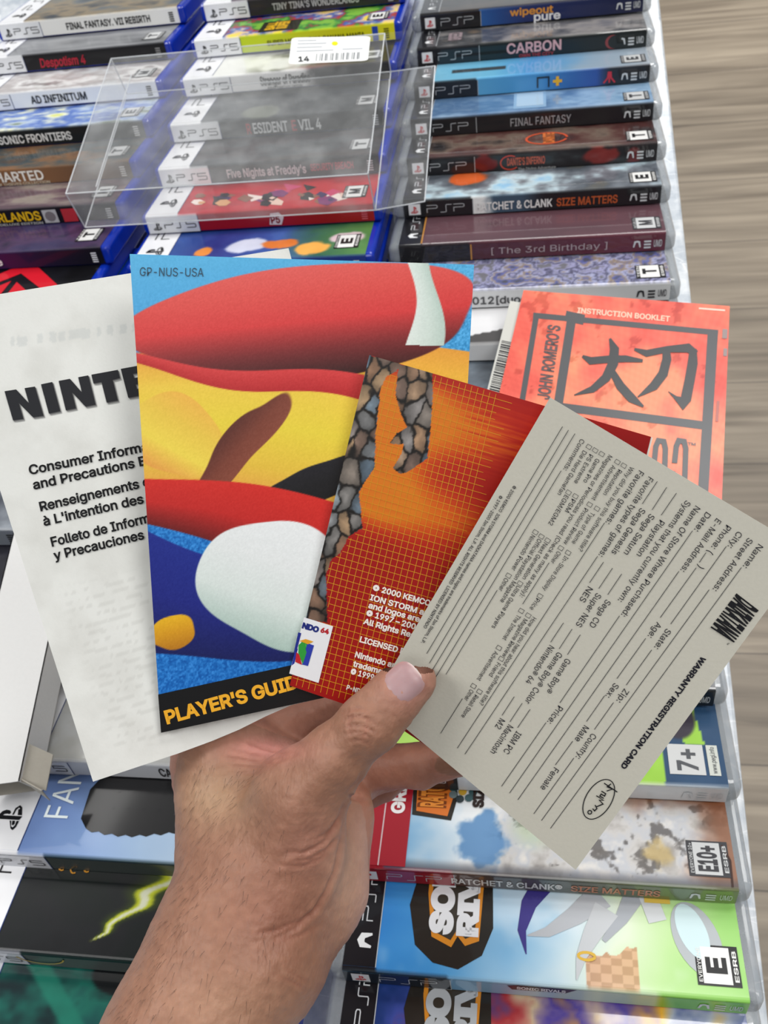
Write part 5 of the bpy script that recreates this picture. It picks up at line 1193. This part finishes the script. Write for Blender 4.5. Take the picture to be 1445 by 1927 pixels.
for a, b in ((('B', 1262, 1052), ('D', 143, 1722)), (('B', 1040, 1205), ('D', 75, 1663)), (('B', 1158, 907), ('B', 775, 1442)), (('D', 908, 373), ('D', 715, 640)), (('D', 620, 770), ('D', 475, 975)), (('D', 320, 1190), ('D', 17, 1612)),
             (('B', 950, 1055), ('B', 703, 1398)), (('B', 1018, 950), ('B', 972, 1018)), (('B', 603, 1540), ('B', 405, 1817)), (('D', 553, 718), ('D', 415, 915)), (('D', 312, 1062), ('D', 180, 1243)), (('B', 832, 1078), ('C', 780, 1827)), (('B', 925, 800), ('C', 717, 1777)),
             (('C', 993, 1243), ('C', 657, 1725)), (('B', 423, 1385), ('C', 1097, 1095)), (('B', 815, 540), ('B', 710, 693)), (('B', 748, 500), ('B', 647, 657)), (('B', 683, 460), ('B', 580, 615)), (('B', 438, 1097), ('B', 342, 1240)), (('B', 375, 1057), ('B', 280, 1198)), (('B', 313, 1015), ('B', 217, 1158)),
             (('C', 1252, 580), ('C', 1155, 730)), (('C', 1190, 537), ('C', 1092, 687)), (('C', 1125, 490), ('C', 1028, 637)), (('C', 873, 1143), ('C', 778, 1283)), (('C', 813, 1097), ('C', 720, 1238)), (('C', 753, 1048), ('C', 660, 1190)),
             (('B', 272, 975), ('C', 380, 1483)), (('B', 320, 745), ('C', 323, 1437)), (('A', 1238, 212), ('A', 212, 1927)), (('A', 1283, 238), ('A', 232, 2000)), (('A', 1332, 265), ('A', 250, 2060)), (('A', 1228, 545), ('A', 265, 2130)), (('A', 745, 1447), ('C', 237, 880)), (('A', 1137, 1240), ('A', 937, 1553)), (('C', 362, 1062), ('C', 197, 1325))):
    p.stroke([Z(a), Z(b)], 1.05, INK, 3)
p.text('© 2000 KEMCO  ION STORM and DAIKATANA names and logos are trademarks of Ion Storm, L.P.', Z(('A', 868, 655)), Z(('A', 168, 1842)), 6.0, INK, 3, .012)
p.text('© 1997-2000 Ion Storm, L.P. ALL RIGHTS RESERVED  LICENSED BY NINTENDO', Z(('A', 765, 730)), Z(('A', 186, 1728)), 6.0, INK, 3, .012)
p.text('WARRANTY REGISTRATION CARD', Z(('D', 1287, 418)), Z(('D', 672, 1255)), 9.8, INK, 3, .035)
p.text('DAIKATANA', Z(('B', 1240, 1240)), Z(('B', 1060, 1475)), 44, '16161A', 3, .05)
p.text('TM', Z(('B', 1172, 1565)), Z(('B', 1160, 1580)), 3, INK, 3, .01)
co, so = -.5299, .8480; ec = Z(('D', 508, 1502))
p.stroke([(ec[0] + 41.5 * math.cos(a) * co - 24 * math.sin(a) * so, ec[1] + 41.5 * math.cos(a) * so + 24 * math.sin(a) * co) for a in np.linspace(0, 2 * math.pi, 49)[:-1]], 1.7, '16161A', 3, closed=True)
for pts in ([(548, 1380), (592, 1410), (648, 1448)], [(600, 1385), (572, 1408), (610, 1425), (568, 1440)], [(528, 1440), (560, 1460), (552, 1478), (526, 1462), (516, 1478), (545, 1495)], [(490, 1475), (545, 1510), (512, 1508), (540, 1538), (488, 1560)], [(480, 1545), (494, 1572), (476, 1590), (462, 1572)]):
    p.stroke([Z(('D', a, b)) for a, b in pts], 2.0, '16161A', 4)
p.stroke([tuple(np.array(Z(('D', 440, 1600))) + 3.6 * np.array([math.cos(a), math.sin(a)])) for a in np.linspace(0, 2 * math.pi, 13)[:-1]], 1.9, '16161A', 4, closed=True)
p.build('card_print', M['paper'], cdt)
